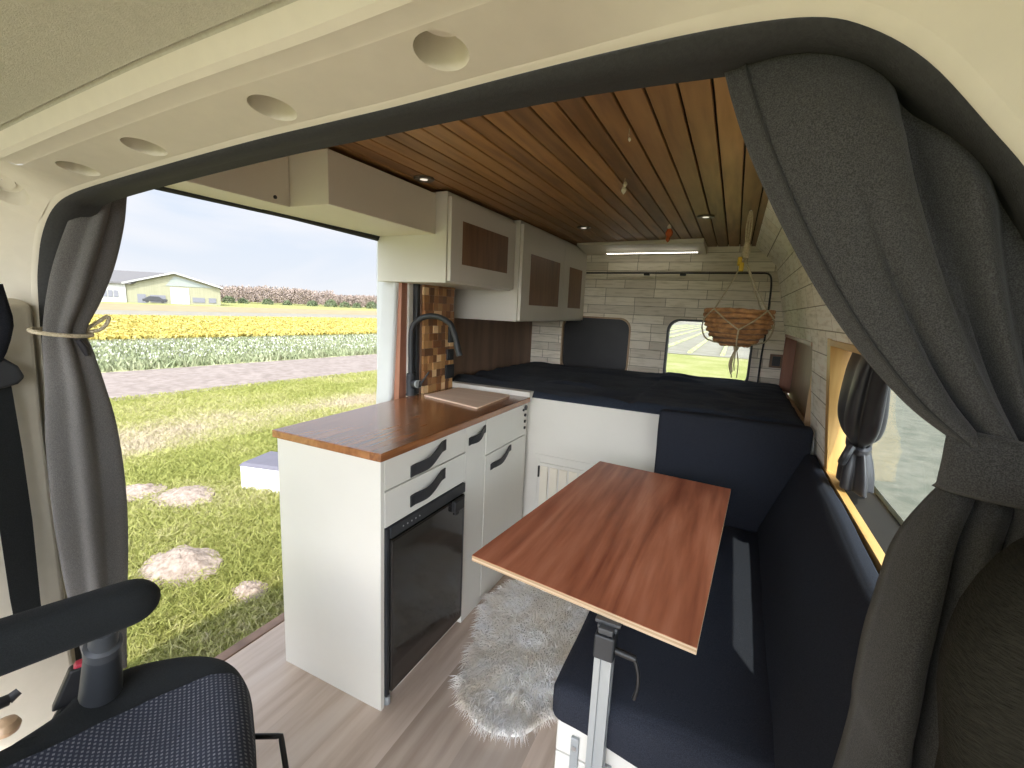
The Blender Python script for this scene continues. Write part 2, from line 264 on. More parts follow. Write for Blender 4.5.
# ------------------------------------------------------------------ mesh helpers
class MB:
    def __init__(s): s.v = []; s.f = []
    def add(s, vs, fs):
        k = len(s.v); s.v += [tuple(float(c) for c in v) for v in vs]; s.f += [tuple(i+k for i in f) for f in fs]; return s
    def hexa(s, p): return s.add(p, [(0, 3, 2, 1), (4, 5, 6, 7), (0, 1, 5, 4), (1, 2, 6, 5), (2, 3, 7, 6), (3, 0, 4, 7)])
    def box(s, x0, y0, z0, x1, y1, z1):
        return s.hexa([(x0, y0, z0), (x1, y0, z0), (x1, y1, z0), (x0, y1, z0), (x0, y0, z1), (x1, y0, z1), (x1, y1, z1), (x0, y1, z1)])
    def prism(s, a, b):
        n = len(a); return s.add(list(a)+list(b), [tuple(range(n))[::-1], tuple(range(n, 2*n))]+[(i, (i+1) % n, (i+1) % n+n, i+n) for i in range(n)])
    def loft(s, rings, closed=True, caps=False):
        n = len(rings[0]); vs = [p for r in rings for p in r]; fs = []
        for i in range(len(rings)-1):
            for j in range(n if closed else n-1):
                a = i*n+j; b = i*n+(j+1) % n; fs.append((a, b, b+n, a+n))
        if caps: fs.append(tuple(range(n))[::-1]); fs.append(tuple((len(rings)-1)*n+j for j in range(n)))
        return s.add(vs, fs)
    def tube(s, pts, r, seg=10, caps=True):
        pts = [Vector(p) for p in pts]; rs = r if hasattr(r, '__len__') else [r]*len(pts); rings = []
        t = (pts[1]-pts[0]).normalized(); up = Vector((0, 0, 1)) if abs(t.z) < .9 else Vector((1, 0, 0)); nrm = t.cross(up).normalized()
        for i, p in enumerate(pts):
            t = (pts[min(i+1, len(pts)-1)]-pts[max(i-1, 0)]); t = t.normalized() if t.length > 1e-9 else Vector((0, 0, 1))
            nrm = (nrm-t*nrm.dot(t)).normalized(); bn = t.cross(nrm)
            rings.append([p+(nrm*math.cos(a)+bn*math.sin(a))*rs[i] for a in [2*math.pi*k/seg for k in range(seg)]])
        return s.loft(rings, True, caps)
    def lathe(s, prof, c, seg=28, ax=None):
        c = Vector(c); q = (Vector(ax).normalized() if ax is not None else Vector((0, 0, 1))).to_track_quat('Z', 'Y')
        return s.loft([[c+q @ Vector((r*math.cos(2*math.pi*k/seg), r*math.sin(2*math.pi*k/seg), z)) for k in range(seg)] for r, z in prof], True, True)
    def grid(s, g): return s.loft(g, False, False)
    def tess(s, loops, f3):
        """loops of 2-D points (outer, holes...) -> surface mapped by f3"""
        allp = [p for lp in loops for p in lp]
        tr = tessellate_polygon([[Vector((p[0], p[1], 0)) for p in lp] for lp in loops]); return s.add([f3(*p) for p in allp], [tuple(t) for t in tr])
def wloc(o):
    v = Vector((0, 0, 0))
    while o: v += Vector(o.location); o = o.parent
    return v
def build(name, mb, m, parent=None, loc=None, smooth=False, bevel=0, seg=2, angle=40, solid=0, sub=0):
    me = bpy.data.meshes.new(name); vs = mb.v
    if loc is None: loc = (0, 0, 0) if parent is None else wloc(parent)
    L = Vector(loc)
    me.from_pydata([(a-L.x, b-L.y, c-L.z) for a, b, c in vs], [], mb.f); me.validate(); me.update()
    import bmesh as _b
    bm = _b.new(); bm.from_mesh(me); _b.ops.recalc_face_normals(bm, faces=bm.faces); bm.to_mesh(me); bm.free()
    o = bpy.data.objects.new(name, me); S.collection.objects.link(o)
    if parent: o.parent = parent
    else: o.location = L
    me.materials.append(M[m] if isinstance(m, str) else m)
    if smooth:
        me.shade_smooth(); me.set_sharp_from_angle(angle=math.radians(angle))
    if solid: md = o.modifiers.new('solid', 'SOLIDIFY'); md.thickness = solid; md.offset = 0
    if bevel:
        md = o.modifiers.new('bevel', 'BEVEL'); md.width = bevel; md.segments = seg; md.limit_method = 'ANGLE'; md.angle_limit = math.radians(35); md.harden_normals = False
    if sub: md = o.modifiers.new('sub', 'SUBSURF'); md.levels = sub; md.render_levels = sub
    return o
def tag(o, label=None, cat=None, group=None, kind=None):
    if label: o['label'] = label
    if cat: o['category'] = cat
    if group: o['group'] = group
    if kind: o['kind'] = kind
    return o
def thing(name, label, cat, loc, group=None):
    o = bpy.data.objects.new(name, None); S.collection.objects.link(o); o.location = loc; o.empty_display_size = .05
    return tag(o, label, cat, group)
def struct(name, mb, m, **k):
    o = build(name, mb, m, **k)
    if not k.get('parent'): o['kind'] = 'structure'
    return o
def lerp(a, b, t): return a+(b-a)*t
def piece(tab, t):
    if t <= tab[0][0]: return tab[0][1]
    for (a, va), (b, vb) in zip(tab, tab[1:]):
        if t <= b: return va+(vb-va)*(t-a)/(b-a)
    return tab[-1][1]
def rrect(x0, z0, x1, z1, r, n=6):
    P = []
    for cx, cz, a0 in ((x1-r, z1-r, 0), (x0+r, z1-r, 90), (x0+r, z0+r, 180), (x1-r, z0+r, 270)):
        P += [(cx+r*math.cos(math.radians(a0+90*k/n)), cz+r*math.sin(math.radians(a0+90*k/n))) for k in range(n+1)]
    return P
def smoothpts(P, n=8):
    """Catmull-Rom through P"""
    P = [Vector(p) for p in P]; out = []
    for i in range(len(P)-1):
        a, b, c, d = P[max(i-1, 0)], P[i], P[i+1], P[min(i+2, len(P)-1)]
        for k in range(n):
            t = k/n; out.append(.5*((2*b)+(c-a)*t+(2*a-5*b+4*c-d)*t*t+(3*b-a-3*c+d)*t**3))
    return out+[P[-1]]
CZ = 1.83                      # ceiling height
# ================================================================== VAN SHELL
struct('floor', MB().box(-.66, -2.2, -.03, 1.36, 2.55, 0), 'floor')
tag(struct('trim_1', MB().box(-.70, -.46, -.06, -.655, .66, .006), 'brown_panel', bevel=.004))
# ceiling: individual planks over a dark backing
mb = MB(); x = .821+.068*2
edges = []
k = -20
while .821+.068*k < .99: edges.append(.821+.068*k); k += 1
for i, e0 in enumerate(edges):
    e1 = min(e0+.068, 1.02)
    if e1-e0 < .02: continue
    g = .0028; mb.box(e0+g, -.44, CZ, e1-g, 2.5, CZ+.012)
struct('ceiling', mb, 'ceil', bevel=.002, seg=1)
struct('trim_2', MB().box(-.66, -.44, CZ+.013, 1.08, 2.56, CZ+.03), 'ceil_back')
# exterior roof skin
struct('trim_3', MB().prism([(-.70, -.5, 1.72), (-.62, -.5, 1.93), (.33, -.5, 2.0), (1.14, -.5, 1.93), (1.3, -.5, 1.75), (1.0, -.5, 1.88), (-.58, -.5, 1.88)],
                            [(-.70, 2.6, 1.72), (-.62, 2.6, 1.93), (.33, 2.6, 2.0), (1.14, 2.6, 1.93), (1.3, 2.6, 1.75), (1.0, 2.6, 1.88), (-.58, 2.6, 1.88)]), 'body')
WX = [(0, 1.325), (.80, 1.272), (1.27, 1.222), (1.70, 1.123), (CZ, .985)]
def wx(z): return piece(WX, z)
def sidewall(holes, ys, zs, off=0, flip=False):
    m = MB()
    for y0, y1 in zip(ys, ys[1:]):
        for z0, z1 in zip(zs, zs[1:]):
            if any(a <= (y0+y1)/2 <= b and c <= (z0+z1)/2 <= d for a, b, c, d in holes): continue
            m.add([(wx(z0)+off, y0, z0), (wx(z0)+off, y1, z0), (wx(z1)+off, y1, z1), (wx(z1)+off, y0, z1)], [(0, 1, 2, 3)])
    return m
WIN = (-.40, .86, .835, 1.285); NI = (1.27, 2.47, .88, 1.262)
ys = [-.5, -.40, .86, 1.27, 2.47, 2.5]; zs = [0, .80, .835, .88, 1.262, 1.27, 1.285, 1.70, CZ]
m_in = sidewall([WIN, NI], ys, zs)
# wall thickness: outer skin with the window hole, and reveals
m_out = sidewall([WIN], ys, zs, off=.115)
struct('wall_right', m_in, 'boards_side')
struct('trim_4', m_out, 'body')
# rear wall with two rounded window openings
R1 = rrect(-.335, .86, .215, 1.315, .085); R2 = rrect(.475, .86, 1.045, 1.328, .085)
out2 = [(-.66, 0), (1.34, 0), (wx(.8)+.01, .8), (wx(1.27)+.01, 1.27), (wx(1.7)+.01, 1.7), (1.02, CZ+.05), (-.66, CZ+.05)]
mb = MB(); mb.tess([out2, R1, R2], lambda a, b: (a, 2.5, b)); struct('wall_rear', mb, 'boards_rear')
def rimband(R, y0, y1, w):
    c = np.mean(R, axis=0); m = MB(); O = []
    for p in R:
        d = np.array(p)-c; s_ = np.array([math.copysign(1, d[0]), math.copysign(1, d[1])]); O.append(np.array(p)-s_*w*0)
    I = [(c[0]+(p[0]-c[0])*(1-w/abs(R[0][0]-c[0])), c[1]+(p[1]-c[1])*(1-w/.22)) for p in R]
    m.loft([[(a, y0, b) for a, b in R], [(a, y0, b) for a, b in I], [(a, y1, b) for a, b in I], [(a, y1, b) for a, b in R]], True)
    return m, I
m1, I1 = rimband(R1, 2.492, 2.56, .012)
m2, I2 = rimband(R2, 2.492, 2.56, .014)
w1 = tag(struct('window_1', m1, 'tan_panel')); w2 = tag(struct('window_2', m2, 'grey_plastic'))
bl = build('window_blind', MB().prism([(a, 2.52, b) for a, b in I1], [(a, 2.535, b) for a, b in I1]), 'black', parent=None)
tag(bl, 'black insulating blind filling the rear window left of the clear one', 'window blind')
build('pane', MB().prism([(a, 2.545, b) for a, b in I2], [(a, 2.551, b) for a, b in I2]), 'glass', parent=w2)
# left wall behind the sliding door
struct('wall_left', MB().box(-.64, 1.11, .0, -.60, 2.5, CZ), 'brown_panel')
struct('trim_5', MB().box(-.70, .76, -.05, -.645, 2.55, 1.86), 'body')
struct('trim_6', MB().box(-.60, 1.10, .0, -.49, 1.14, 1.45), 'white')
# door pillar: white painted, raked inwards to the top
def raked(xo, y0, y1, z0, z1, w, rake=.055):
    return MB().hexa([(xo-rake*0-w, y0, z0), (xo, y0, z0), (xo, y1, z0), (xo-w, y1, z0), (xo-w+rake, y0+.06, z1), (xo+rake, y0+.06, z1), (xo+rake, y1+.06, z1), (xo-w+rake, y1+.06, z1)])
struct('trim_7', raked(-.580, .655, .735, 0, 1.66, .10), 'body', bevel=.02, seg=3)
struct('trim_8', MB().hexa([(-.60, .69, 0), (-.525, .69, 0), (-.525, .765, 0), (-.60, .765, 0), (-.585, .725, 1.45), (-.515, .725, 1.45), (-.515, .775, 1.45), (-.585, .775, 1.45)]), 'red_panel')
struct('trim_9', MB().box(-.60, .765, .0, -.505, .80, 1.45), 'white', bevel=.004)
struct('trim_10', MB().box(-.51, .80, .9, -.482, .825, 1.45), 'blackmatte', bevel=.004)
# header over the sliding door with its dark seal
struct('trim_11', MB().tube([(-.605, -.40, 1.652), (-.605, .2, 1.654), (-.605, .72, 1.642)], .018, 8), 'seal', smooth=True)
struct('trim_12', MB().box(-.66, -.46, 1.655, -.60, .78, 1.80), 'body')
struct('door_1', MB().box(-.735, -.46, -.075, -.702, .70, -.035), 'seal', bevel=.003)
# ---------------------------------------------------------------- cab arch and headliner
OUTC = [(-.70, -.03), (-.70, .5), (-.685, 1.0), (-.661, 1.314), (-.63, 1.42), (-.585, 1.487), (-.517, 1.534), (-.418, 1.557), (-.23, 1.573), (.008, 1.589), (.197, 1.600), (.352, 1.606), (.482, 1.611), (.659, 1.621), (.779, 1.626), (.879, 1.627), (.952, 1.621), (.996, 1.604), (1.042, 1.569), (1.089, 1.513), (1.125, 1.466), (1.17, 1.39), (1.21, 1.28), (1.235, 1.1), (1.25, .8), (1.26, .4), (1.27, -.03)]
INC = [(-.66, -.03), (-.66, .5), (-.645, 1.0), (-.632, 1.316), (-.60, 1.416), (-.545, 1.495), (-.490, 1.532), (-.435, 1.550), (-.218, 1.570), (.141, 1.594), (.405, 1.605), (.55, 1.611), (.71, 1.615), (.80, 1.614), (.877, 1.612), (.94, 1.612), (.975, 1.604), (1.012, 1.585), (1.058, 1.539), (1.103, 1.492), (1.135, 1.44), (1.165, 1.36), (1.19, 1.25), (1.205, 1.1), (1.215, .8), (1.22, .4), (1.23, -.03)]
def sm2(P, n=5): return [(p.x, p.y) for p in smoothpts([(a, b, 0) for a, b in P], n)]
OC = sm2(OUTC); IC = sm2(INC)
# pull the inner contour so that it lies a little inside the outer one
NRM = []
for i in range(len(OC)):
    a = OC[max(i-1, 0)]; b = OC[min(i+1, len(OC)-1)]; t = Vector((b[0]-a[0], b[1]-a[1])).normalized(); NRM.append((-t.y, t.x))
def shellpt(i, d, y):
    f = i-int(i); i0 = int(i); i1 = min(i0+1, len(OC)-1)
    xx = lerp(OC[i0][0], OC[i1][0], f); q = max(0, min(1, (xx-.69)/.28)) if xx > 0 else max(0, min(1, (-.35-xx)/.2)); wd = q*q*(3-2*q)*(1 if xx > 0 else .6); d = d+wd*.11*max(0, min(1, (-.503-y)/.097))
    c = [lerp(OC[i0][k], OC[i1][k], f) for k in (0, 1)]; nn = [lerp(NRM[i0][k], NRM[i1][k], f) for k in (0, 1)]
    return (c[0]+nn[0]*d, y, c[1]+nn[1]*d)
NC = len(OC)
prof_a = [(-.500, -.001), (-.502, .000), (-.506, .0015), (-.509, .0035)]
prof_b = [(-.600, .016), (-.604, .0175), (-.628, .020), (-.636, .026), (-.644, .050)]
prof_c = [(-.642, .048), (-.647, .056), (-.651, .053), (-.66, .058), (-.85, .085), (-1.1, .10), (-1.72, .09)]
mb = MB(); mb.grid([[shellpt(i, d, y) for i in range(NC)] for y, d in prof_a]); mb.grid([[shellpt(i, d, y) for i in range(NC)] for y, d in prof_b])
# strip with the round recesses
arc = [0.]
for i in range(1, NC): arc.append(arc[-1]+math.dist(OC[i], OC[i-1]))
def idx(s):
    for i in range(NC-1):
        if arc[i+1] >= s: return i+(s-arc[i])/(arc[i+1]-arc[i]+1e-9)
    return NC-1
def strip(s, t): y = lerp(-.509, -.600, t/.0872); return shellpt(idx(s), lerp(.0035, .016, t/.0872), y)
cents = []
for (u, v) in ((448, 52), (268, 106), (157, 143), (84, 169)):
    P = bp(u+(8 if u < 300 else 4), v, 'z', 1.624 if u > 200 else (1.608 if u > 100 else 1.585)); best = min(range(NC), key=lambda i: abs(OC[i][0]-P[0])+(9 if OC[i][1] < 1.3 else 0)); cents.append((arc[best], P[0], -P[1]-.513))
# regular grid, holes punched cell-wise by tessellating the stretch round each recess
smin = idx
holes = [(c[0], max(.038, min(.052, c[2]))) for c in cents]; holes.append((arc[min(range(NC), key=lambda i: abs(OC[i][0]+.545)+abs(OC[i][1]-1.515))], .048))
RH = .031
segs = sorted([(h[0]-RH-.012, h[0]+RH+.012, h) for h in holes])
def addstrip(a, b):
    n = max(1, int((b-a)/.008)); mb.grid([[strip(lerp(a, b, k/n), t) for t in (0, .0436, .0872)] for k in range(n+1)])
cur = 0
for a, b, h in segs:
    addstrip(cur, a)
    n = 8; lo = [(lerp(a, b, k/n), 0) for k in range(n+1)]; hi = [(lerp(b, a, k/n), .0872) for k in range(n+1)]
    circ = [(h[0]+RH*math.cos(2*math.pi*k/28), h[1]+RH*math.sin(2*math.pi*k/28)) for k in range(28)]
    mb.tess([lo+hi, circ], strip)
    ic = idx(h[0]); cn = Vector((NRM[int(ic)][0], 0, NRM[int(ic)][1]))
    r0 = [Vector(strip(*p)) for p in circ]; cc = sum(r0, Vector())/28
    def ring(sc, dp): return [cc+(p-cc)*sc+cn*dp for p in r0]
    mb.loft([r0, ring(.97, .003), ring(.94, .036)], True); mb.loft([ring(.94, .036), ring(.62, .0365), ring(.58, .030), ring(.02, .029)], True)
    cur = b
addstrip(cur, arc[-1]-.001)
wf = tag(struct('wall_front', mb, 'cabplastic', smooth=True, angle=28))
mb = MB(); mb.grid([[shellpt(i, d, y) for i in range(NC)] for y, d in prof_c]); struct('ceiling_cab', mb, 'headliner', smooth=True)
# dark padded arch trim, and the bulkhead board behind it
mb = MB(); rows = []
for y, t, b in ((-.500, 0, 0), (-.497, .15, .004), (-.485, .55, .007), (-.468, .92, .004), (-.455, 1, 0), (-.43, 1, 0)):
    rows.append([(lerp(OC[i][0], IC[i][0], t)-NRM[i][0]*b, y, lerp(OC[i][1], IC[i][1], t)-NRM[i][1]*b) for i in range(NC)])
mb.grid(rows); struct('trim_13', mb, 'seal', smooth=True)
BD = [(-.74 if OC[i][0] < -.45 else (1.42 if OC[i][0] > 1.05 else OC[i][0]), max(OC[i][1], 0) if OC[i][1] < 1.45 else 1.86) for i in range(NC)]
mb = MB(); mb.grid([[(IC[i][0], -.43, IC[i][1]) for i in range(NC)], [(BD[i][0], -.43, BD[i][1]) for i in range(NC)]]); struct('trim_14', mb, 'body')
# lower pillar trim beside the belt, and sill
struct('trim_15', MB().prism([(-.71, -.78, -.02), (-.645, -.78, -.02), (-.650, -.78, 1.0), (-.645, -.78, 1.30), (-.70, -.78, 1.32)], [(-.71, -.515, -.02), (-.665, -.515, -.02), (-.665, -.515, 1.0), (-.645, -.515, 1.30), (-.70, -.515, 1.32)]), 'cabplastic', bevel=.012, seg=3)
struct('trim_16', MB().box(-.72, -1.6, -.02, -.60, -.55, .10), 'body', bevel=.02, seg=3)
# ---------------------------------------------------------------- roof-edge boxes, overhead cabinets
tag(build('roof_rail_box', MB().box(-.600, -.44, 1.645, -.452, .075, CZ), 'whitewarm', loc=(-.52, -.18, 1.645), bevel=.002),
    'narrow white fascia box with two screws above the sliding door, nearest the cab', 'fascia box')
scr = bpy.data.objects['roof_rail_box']
for y, z in ((-.22, 1.69), (.02, 1.665)):
    build('screw', MB().lathe([(.006, 0), (.006, .003), (.003, .004)], (-.452, y, z), 12, (1, 0, 0)), 'black', parent=scr)
tag(build('long_overhead_box', MB().box(-.600, .077, 1.646, -.278, .654, 1.812), 'whitewarm', loc=(-.44, .36, 1.646), bevel=.002),
    'long closed white overhead box above the open sliding door', 'overhead box')
c1 = thing('overhead_cabinet', 'white overhead cabinet with one brown inset door, above the tap', 'cabinet', (-.37, .97, 1.444), 'overhead kitchen cabinets')
build('body', MB().box(-.60, .656, 1.444, -.222, 1.296, 1.82), 'white', parent=c1, bevel=.002)
d = build('door', MB().box(-.221, .662, 1.452, -.203, 1.290, 1.80), 'white', parent=c1, bevel=.002)
def inset(y0, y1, z0, z1, x, par): build('panel', MB().box(x-.002, y0, z0, x+.0012, y1, z1), 'cab_panel', parent=par)
inset(.752, 1.20, 1.530, 1.715, -.203, d)
c2 = thing('overhead_cabinet', 'deeper white overhead cabinet with two brown inset doors, over the bed', 'cabinet', (-.37, 1.9, 1.276), 'overhead kitchen cabinets')
build('body', MB().box(-.597, 1.30, 1.276, -.182, 2.49, 1.82), 'white', parent=c2, bevel=.002)
for a, b, p0, p1, z0, z1 in ((1.306, 1.985, 1.42, 1.90, 1.372, 1.657), (1.989, 2.484, 2.10, 2.385, 1.37, 1.652)):
    d = build('door', MB().box(-.181, a, 1.282, -.163, b, 1.80), 'white', parent=c2, bevel=.002); inset(p0, p1, z0, z1, -.163, d)
# ================================================================== KITCHEN
kt = thing('kitchen_unit', 'white kitchen unit with drawers and black fridge beside the sliding door', 'kitchen cabinet', (-.23, .55, 0))
build('end_panel', MB().box(-.46, 0, 0, 0, .018, .872), 'white', parent=kt, bevel=.0015)
body = MB().box(-.46, .018, .0, -.02, 1.10, .872); 
build('carcass', MB().box(-.46, .019, .10, -.44, 1.10, .872).box(-.46, .50, 0, -.02, 1.10, .872).box(-.46, .019, .645, -.02, .50, .872).box(-.46, .019, 0, -.02, .50, .03), 'white', parent=kt)
build('stile', MB().box(-.019, .498, .0, 0, .662, .872-.0), 'white', parent=kt, bevel=.0015)
build('stile', MB().box(-.019, 1.085, .0, .0, 1.10, .872), 'white', parent=kt, bevel=.001)
build('kick_board', MB().box(-.019, .664, .0, -.001, 1.083, .028), 'white', parent=kt)
def pull(par, y0, z0, y1, z1, w=.020):
    """wavy black leather strap pull fixed at both ends"""
    m = MB(); n = 16; R = []
    for k in range(n+1):
        t = k/n; y = lerp(y0, y1, t); q_ = min(1, max(0, (t-.35)/.5)); q_ = q_*q_*(3-2*q_); zc = lerp(z0, z1, t*.45+q_*.55)
        bx = .013*math.sin(math.pi*min(1, max(0, (t-.12)/.76)))**.8 if .12 < t < .88 else 0
        dz = 0
        R.append([(bx+.002, y, zc-w+dz), (bx+.006, y, zc-w+dz), (bx+.006, y, zc+w+dz), (bx+.002, y, zc+w+dz)])
    m.loft(R, True, True); return build('handle', m, 'leather', parent=par, smooth=True, angle=50)
d1 = build('drawer', MB().box(-.018, .019, .770, 0.001, .495, .870), 'white', parent=kt, bevel=.0015); pull(d1, .142, .795, .347, .838)
d2 = build('drawer', MB().box(-.018, .019, .646, 0.001, .495, .765), 'white', parent=kt, bevel=.0015); pull(d2, .142, .690, .346, .728)
d3 = build('drawer', MB().box(-.018, .665, .708, 0.001, 1.083, .870), 'white', parent=kt, bevel=.0015)
pull(bpy.data.objects['stile'], .515, .806, .65, .832, .016)
dd = build('door', MB().box(-.018, .665, .030, 0.001, 1.083, .703), 'white', parent=kt, bevel=.0015); pull(dd, .711, .640, .915, .680, .014)
wt = build('worktop', MB().prism([(.012, -.012, .873), (.012, 1.105, .873), (-.485, 1.105, .873), (-.485, .60, .873), (-.47, -.012, .873)], [(.012, -.012, .90), (.012, 1.105, .90), (-.485, 1.105, .90), (-.485, .60, .90), (-.47, -.012, .90)]), 'top_wood', loc=(-.23, .55, .873), bevel=.003)
tag(wt, 'glossy reddish brown wooden worktop on the white kitchen unit', 'worktop')
# fridge
fr = thing('fridge', 'black glossy compact fridge built into the kitchen unit under the drawers', 'fridge', (-.2, .26, .032))
build('cabinet', MB().box(-.43, .022, .032, -.02, .490, .640), 'black', parent=fr)
dr = build('door', MB().box(-.019, .040, .045, .012, .484, .598), 'blackgloss', parent=fr, bevel=.006, seg=3)
build('hinge_side', MB().box(-.019, .022, .036, .004, .038, .640), 'blackmatte', parent=fr, bevel=.002)
cp = build('control_panel', MB().box(-.019, .040, .603, .008, .490, .642), 'blackmatte', parent=fr, bevel=.002)
for k in range(5): build('button', MB().lathe([(.003, 0), (.003, .0012)], (.008, .10+.022*k, .623), 10, (1, 0, 0)), 'alu', parent=cp)
build('latch', MB().box(.010, .385, .555, .030, .450, .600).box(.010, .405, .535, .02, .43, .556), 'black', parent=fr, bevel=.004)
build('door_gasket', MB().box(.0122, .470, .058, .0132, .473, .585), 'grey_plastic', parent=dr)
build('foot', MB().lathe([(.012, 0), (.012, .03)], (-.005, .035, .002), 12), 'alu', parent=fr)
# black fittings at the end of the drawer front
sk = thing('switch_cluster', 'row of small round black sockets on the far end of the kitchen front', 'switches', (.001, 1.075, .742))
for y, z, r in ((1.045, .842, .007), (1.073, .850, .014), (1.068, .812, .008), (1.068, .779, .008), (1.068, .745, .008)):
    build('socket', MB().lathe([(r, 0), (r, .006), (r*.5, .007)], (.001, y, z), 16, (1, 0, 0)), 'black', parent=sk)
# sink cover board
A, B, Cc, D = (-.455, .80), (-.075, .705), (-.085, 1.075), (-.39, 1.10)
A = bp(424, 396, 'z', .902)[:2]; B = bp(477, 409, 'z', .902)[:2]; Cc = bp(510, 396, 'z', .902)[:2]; D = bp(458, 388.5, 'z', .902)[:2]
q = [A, B, Cc, D]
build('chopping_board', MB().prism([(a, b, .901) for a, b in q], [(a, b, .909) for a, b in q]), 'board_light', loc=(float(A[0]+Cc[0])/2, float(A[1]+Cc[1])/2, .901), bevel=.002)
tag(bpy.data.objects['chopping_board'], 'pale wooden chopping board covering the sink, in front of the black tap', 'chopping board')
# tap
ft = thing('tap', 'matte black swan-neck kitchen tap at the back of the worktop', 'tap', (-.488, .765, .9))
build('base', MB().lathe([(.026, 0), (.026, .006), (.023, .010), (.023, .105), (.019, .110)], (-.488, .765, .9), 24), 'blackmatte', parent=ft, smooth=True)
arcp = [(-.488, .765, 1.005), (-.490, .765, 1.15), (-.488, .765, 1.215)]
for k in range(1, 10):
    a = math.pi*(1-k/10*.93); arcp.append((-.375+.113*math.cos(a), .765+.03*k/10, 1.215+.080*math.sin(a)))
arcp += [(-.256, .80, 1.195), (-.240, .805, 1.135)]
build('spout', MB().tube(smoothpts(arcp, 5), .0135, 14), 'blackmatte', parent=ft, smooth=True)
build('spray_head', MB().tube([(-.252, .801, 1.175), (-.236, .806, 1.115)], [.0145, .0155], 14), 'blackmatte', parent=ft, smooth=True)
build('lever', MB().tube([(-.470, .757, .962), (-.425, .745, .966)], [.019, .018], 14).tube([(-.415, .745, .966), (-.392, .75, 1.0), (-.378, .76, 1.028)], [.006, .0045, .004], 8), 'blackmatte', parent=ft, smooth=True)
build('collar', MB().tube([(-.437, .748, .965), (-.425, .745, .966)], .0195, 14), 'alu', parent=ft, smooth=True)
# mosaic splashback
sp = thing('splashback', 'splashback of small mixed brown wooden cubes behind the tap', 'splashback', (-.48, .95, .9))
mb = MB()
for j in range(7):
    for k in range(15):
        y0 = .95+(j-3)*.038; z0 = .9+k*.038; h = random.choice((0, .001, .003, .005, .007)); g = .0006
        mb.box(-.480, y0+g, max(z0+g, .9005), -.468+h, y0+.038-g, min(z0+.038-g, 1.443))
build('tiles', mb, 'mosaic', parent=sp); build('backing', MB().box(-.488, .826, .9005, -.4795, 1.098, 1.443), 'brown_panel', parent=sp)
for (y0, y1, z0, z1, lb) in ((1.02, 1.10, .955, 1.03, 'black square switch plate on the wooden cube splashback, lowest'), (1.03, 1.09, 1.055, 1.115, 'black socket plate on the wooden cube splashback, just above the lowest'), (1.045, 1.10, 1.15, 1.235, 'black socket plate high on the wooden cube splashback')):
    o = thing('wall_socket', lb, 'socket', (-.462, (y0+y1)/2, (z0+z1)/2), 'black plates on the splashback')
    build('plate', MB().box(-.465, y0, z0, -.452, y1, z1), 'black', parent=o, bevel=.003); build('insert', MB().box(-.453, y0+.012, z0+.012, -.450, y1-.012, z1-.012), 'blackmatte', parent=o, bevel=.001)
# white box side of bed, behind splashback under cabinet
# ================================================================== BED
bd = thing('bed_base', 'white raised bed base across the van with a small slatted vent door', 'bed base', (.33, 1.8, 0))
build('front_board', MB().box(-.60, 1.155, 0, 1.30, 1.173, .897), 'white', parent=bd, bevel=.001)
build('edge_board', MB().box(-.49, 1.106, .885, .006, 1.16, .924), 'white', parent=bd, bevel=.002)
build('platform', MB().box(-.60, 1.173, .86, 1.27, 2.47, .89), 'ply', parent=bd)
sd_ = build('slatted_door', MB().box(.062, 1.146, .14, .34, 1.1545, .548), 'white', parent=bd, bevel=.001)
for k in range(5): build('slat', MB().box(.075+k*.053, 1.139, .16, .118+k*.053, 1.1465, .532), 'whitewarm', parent=sd_, bevel=.002)
for z in (.50, .22): build('hinge', MB().box(.063, 1.136, z-.03, .070, 1.146, z+.03), 'black', parent=sd_)
build('door_frame', MB().box(.036, 1.150, .11, .056, 1.1548, .59).box(.056, 1.150, .568, .38, 1.1548, .59), 'white', parent=bd)
mt = thing('mattress', 'mattress under a rumpled dark navy sheet on the raised bed', 'mattress', (.33, 1.83, .89))
def sheet_mesh():
    m = MB(); nx, ny = 110, 80; G = []
    for j in range(ny+1):
        t = j/ny; row = []
        for i in range(nx+1):
            s = i/nx; y = lerp(1.142, 2.465, t); x1 = wx(.95)-.012-(.0 if y > .1 else 0); x = lerp(-.595, x1, s)
            r = min(1, min(t, 1-t)/.03, min(s, 1-s)/.03); top = .918+.012*(s > .6)
            w = noise.noise((x*3.2, y*5, 0))*.012+abs(noise.noise((x*5+y*2, y*13, 3)))*.018
            fold = .017*max(0, math.sin((y-1.2)*26+x*4+2.5*noise.noise((x*1.5, y*2, 7))))**4*(.5+noise.noise((x*3, y*2, 9)))
            z = lerp(.895, top+w+fold, math.sqrt(max(0, 1-(1-r)**2))); row.append((x, y, z))
        G.append(row)
    bot = [[(p[0], p[1], .892) for p in G[0]]]; m.grid(bot+G+[[(p[0], p[1], .892) for p in G[-1]]])
    return m
build('sheet', sheet_mesh(), 'sheet', parent=mt, smooth=True, angle=180)
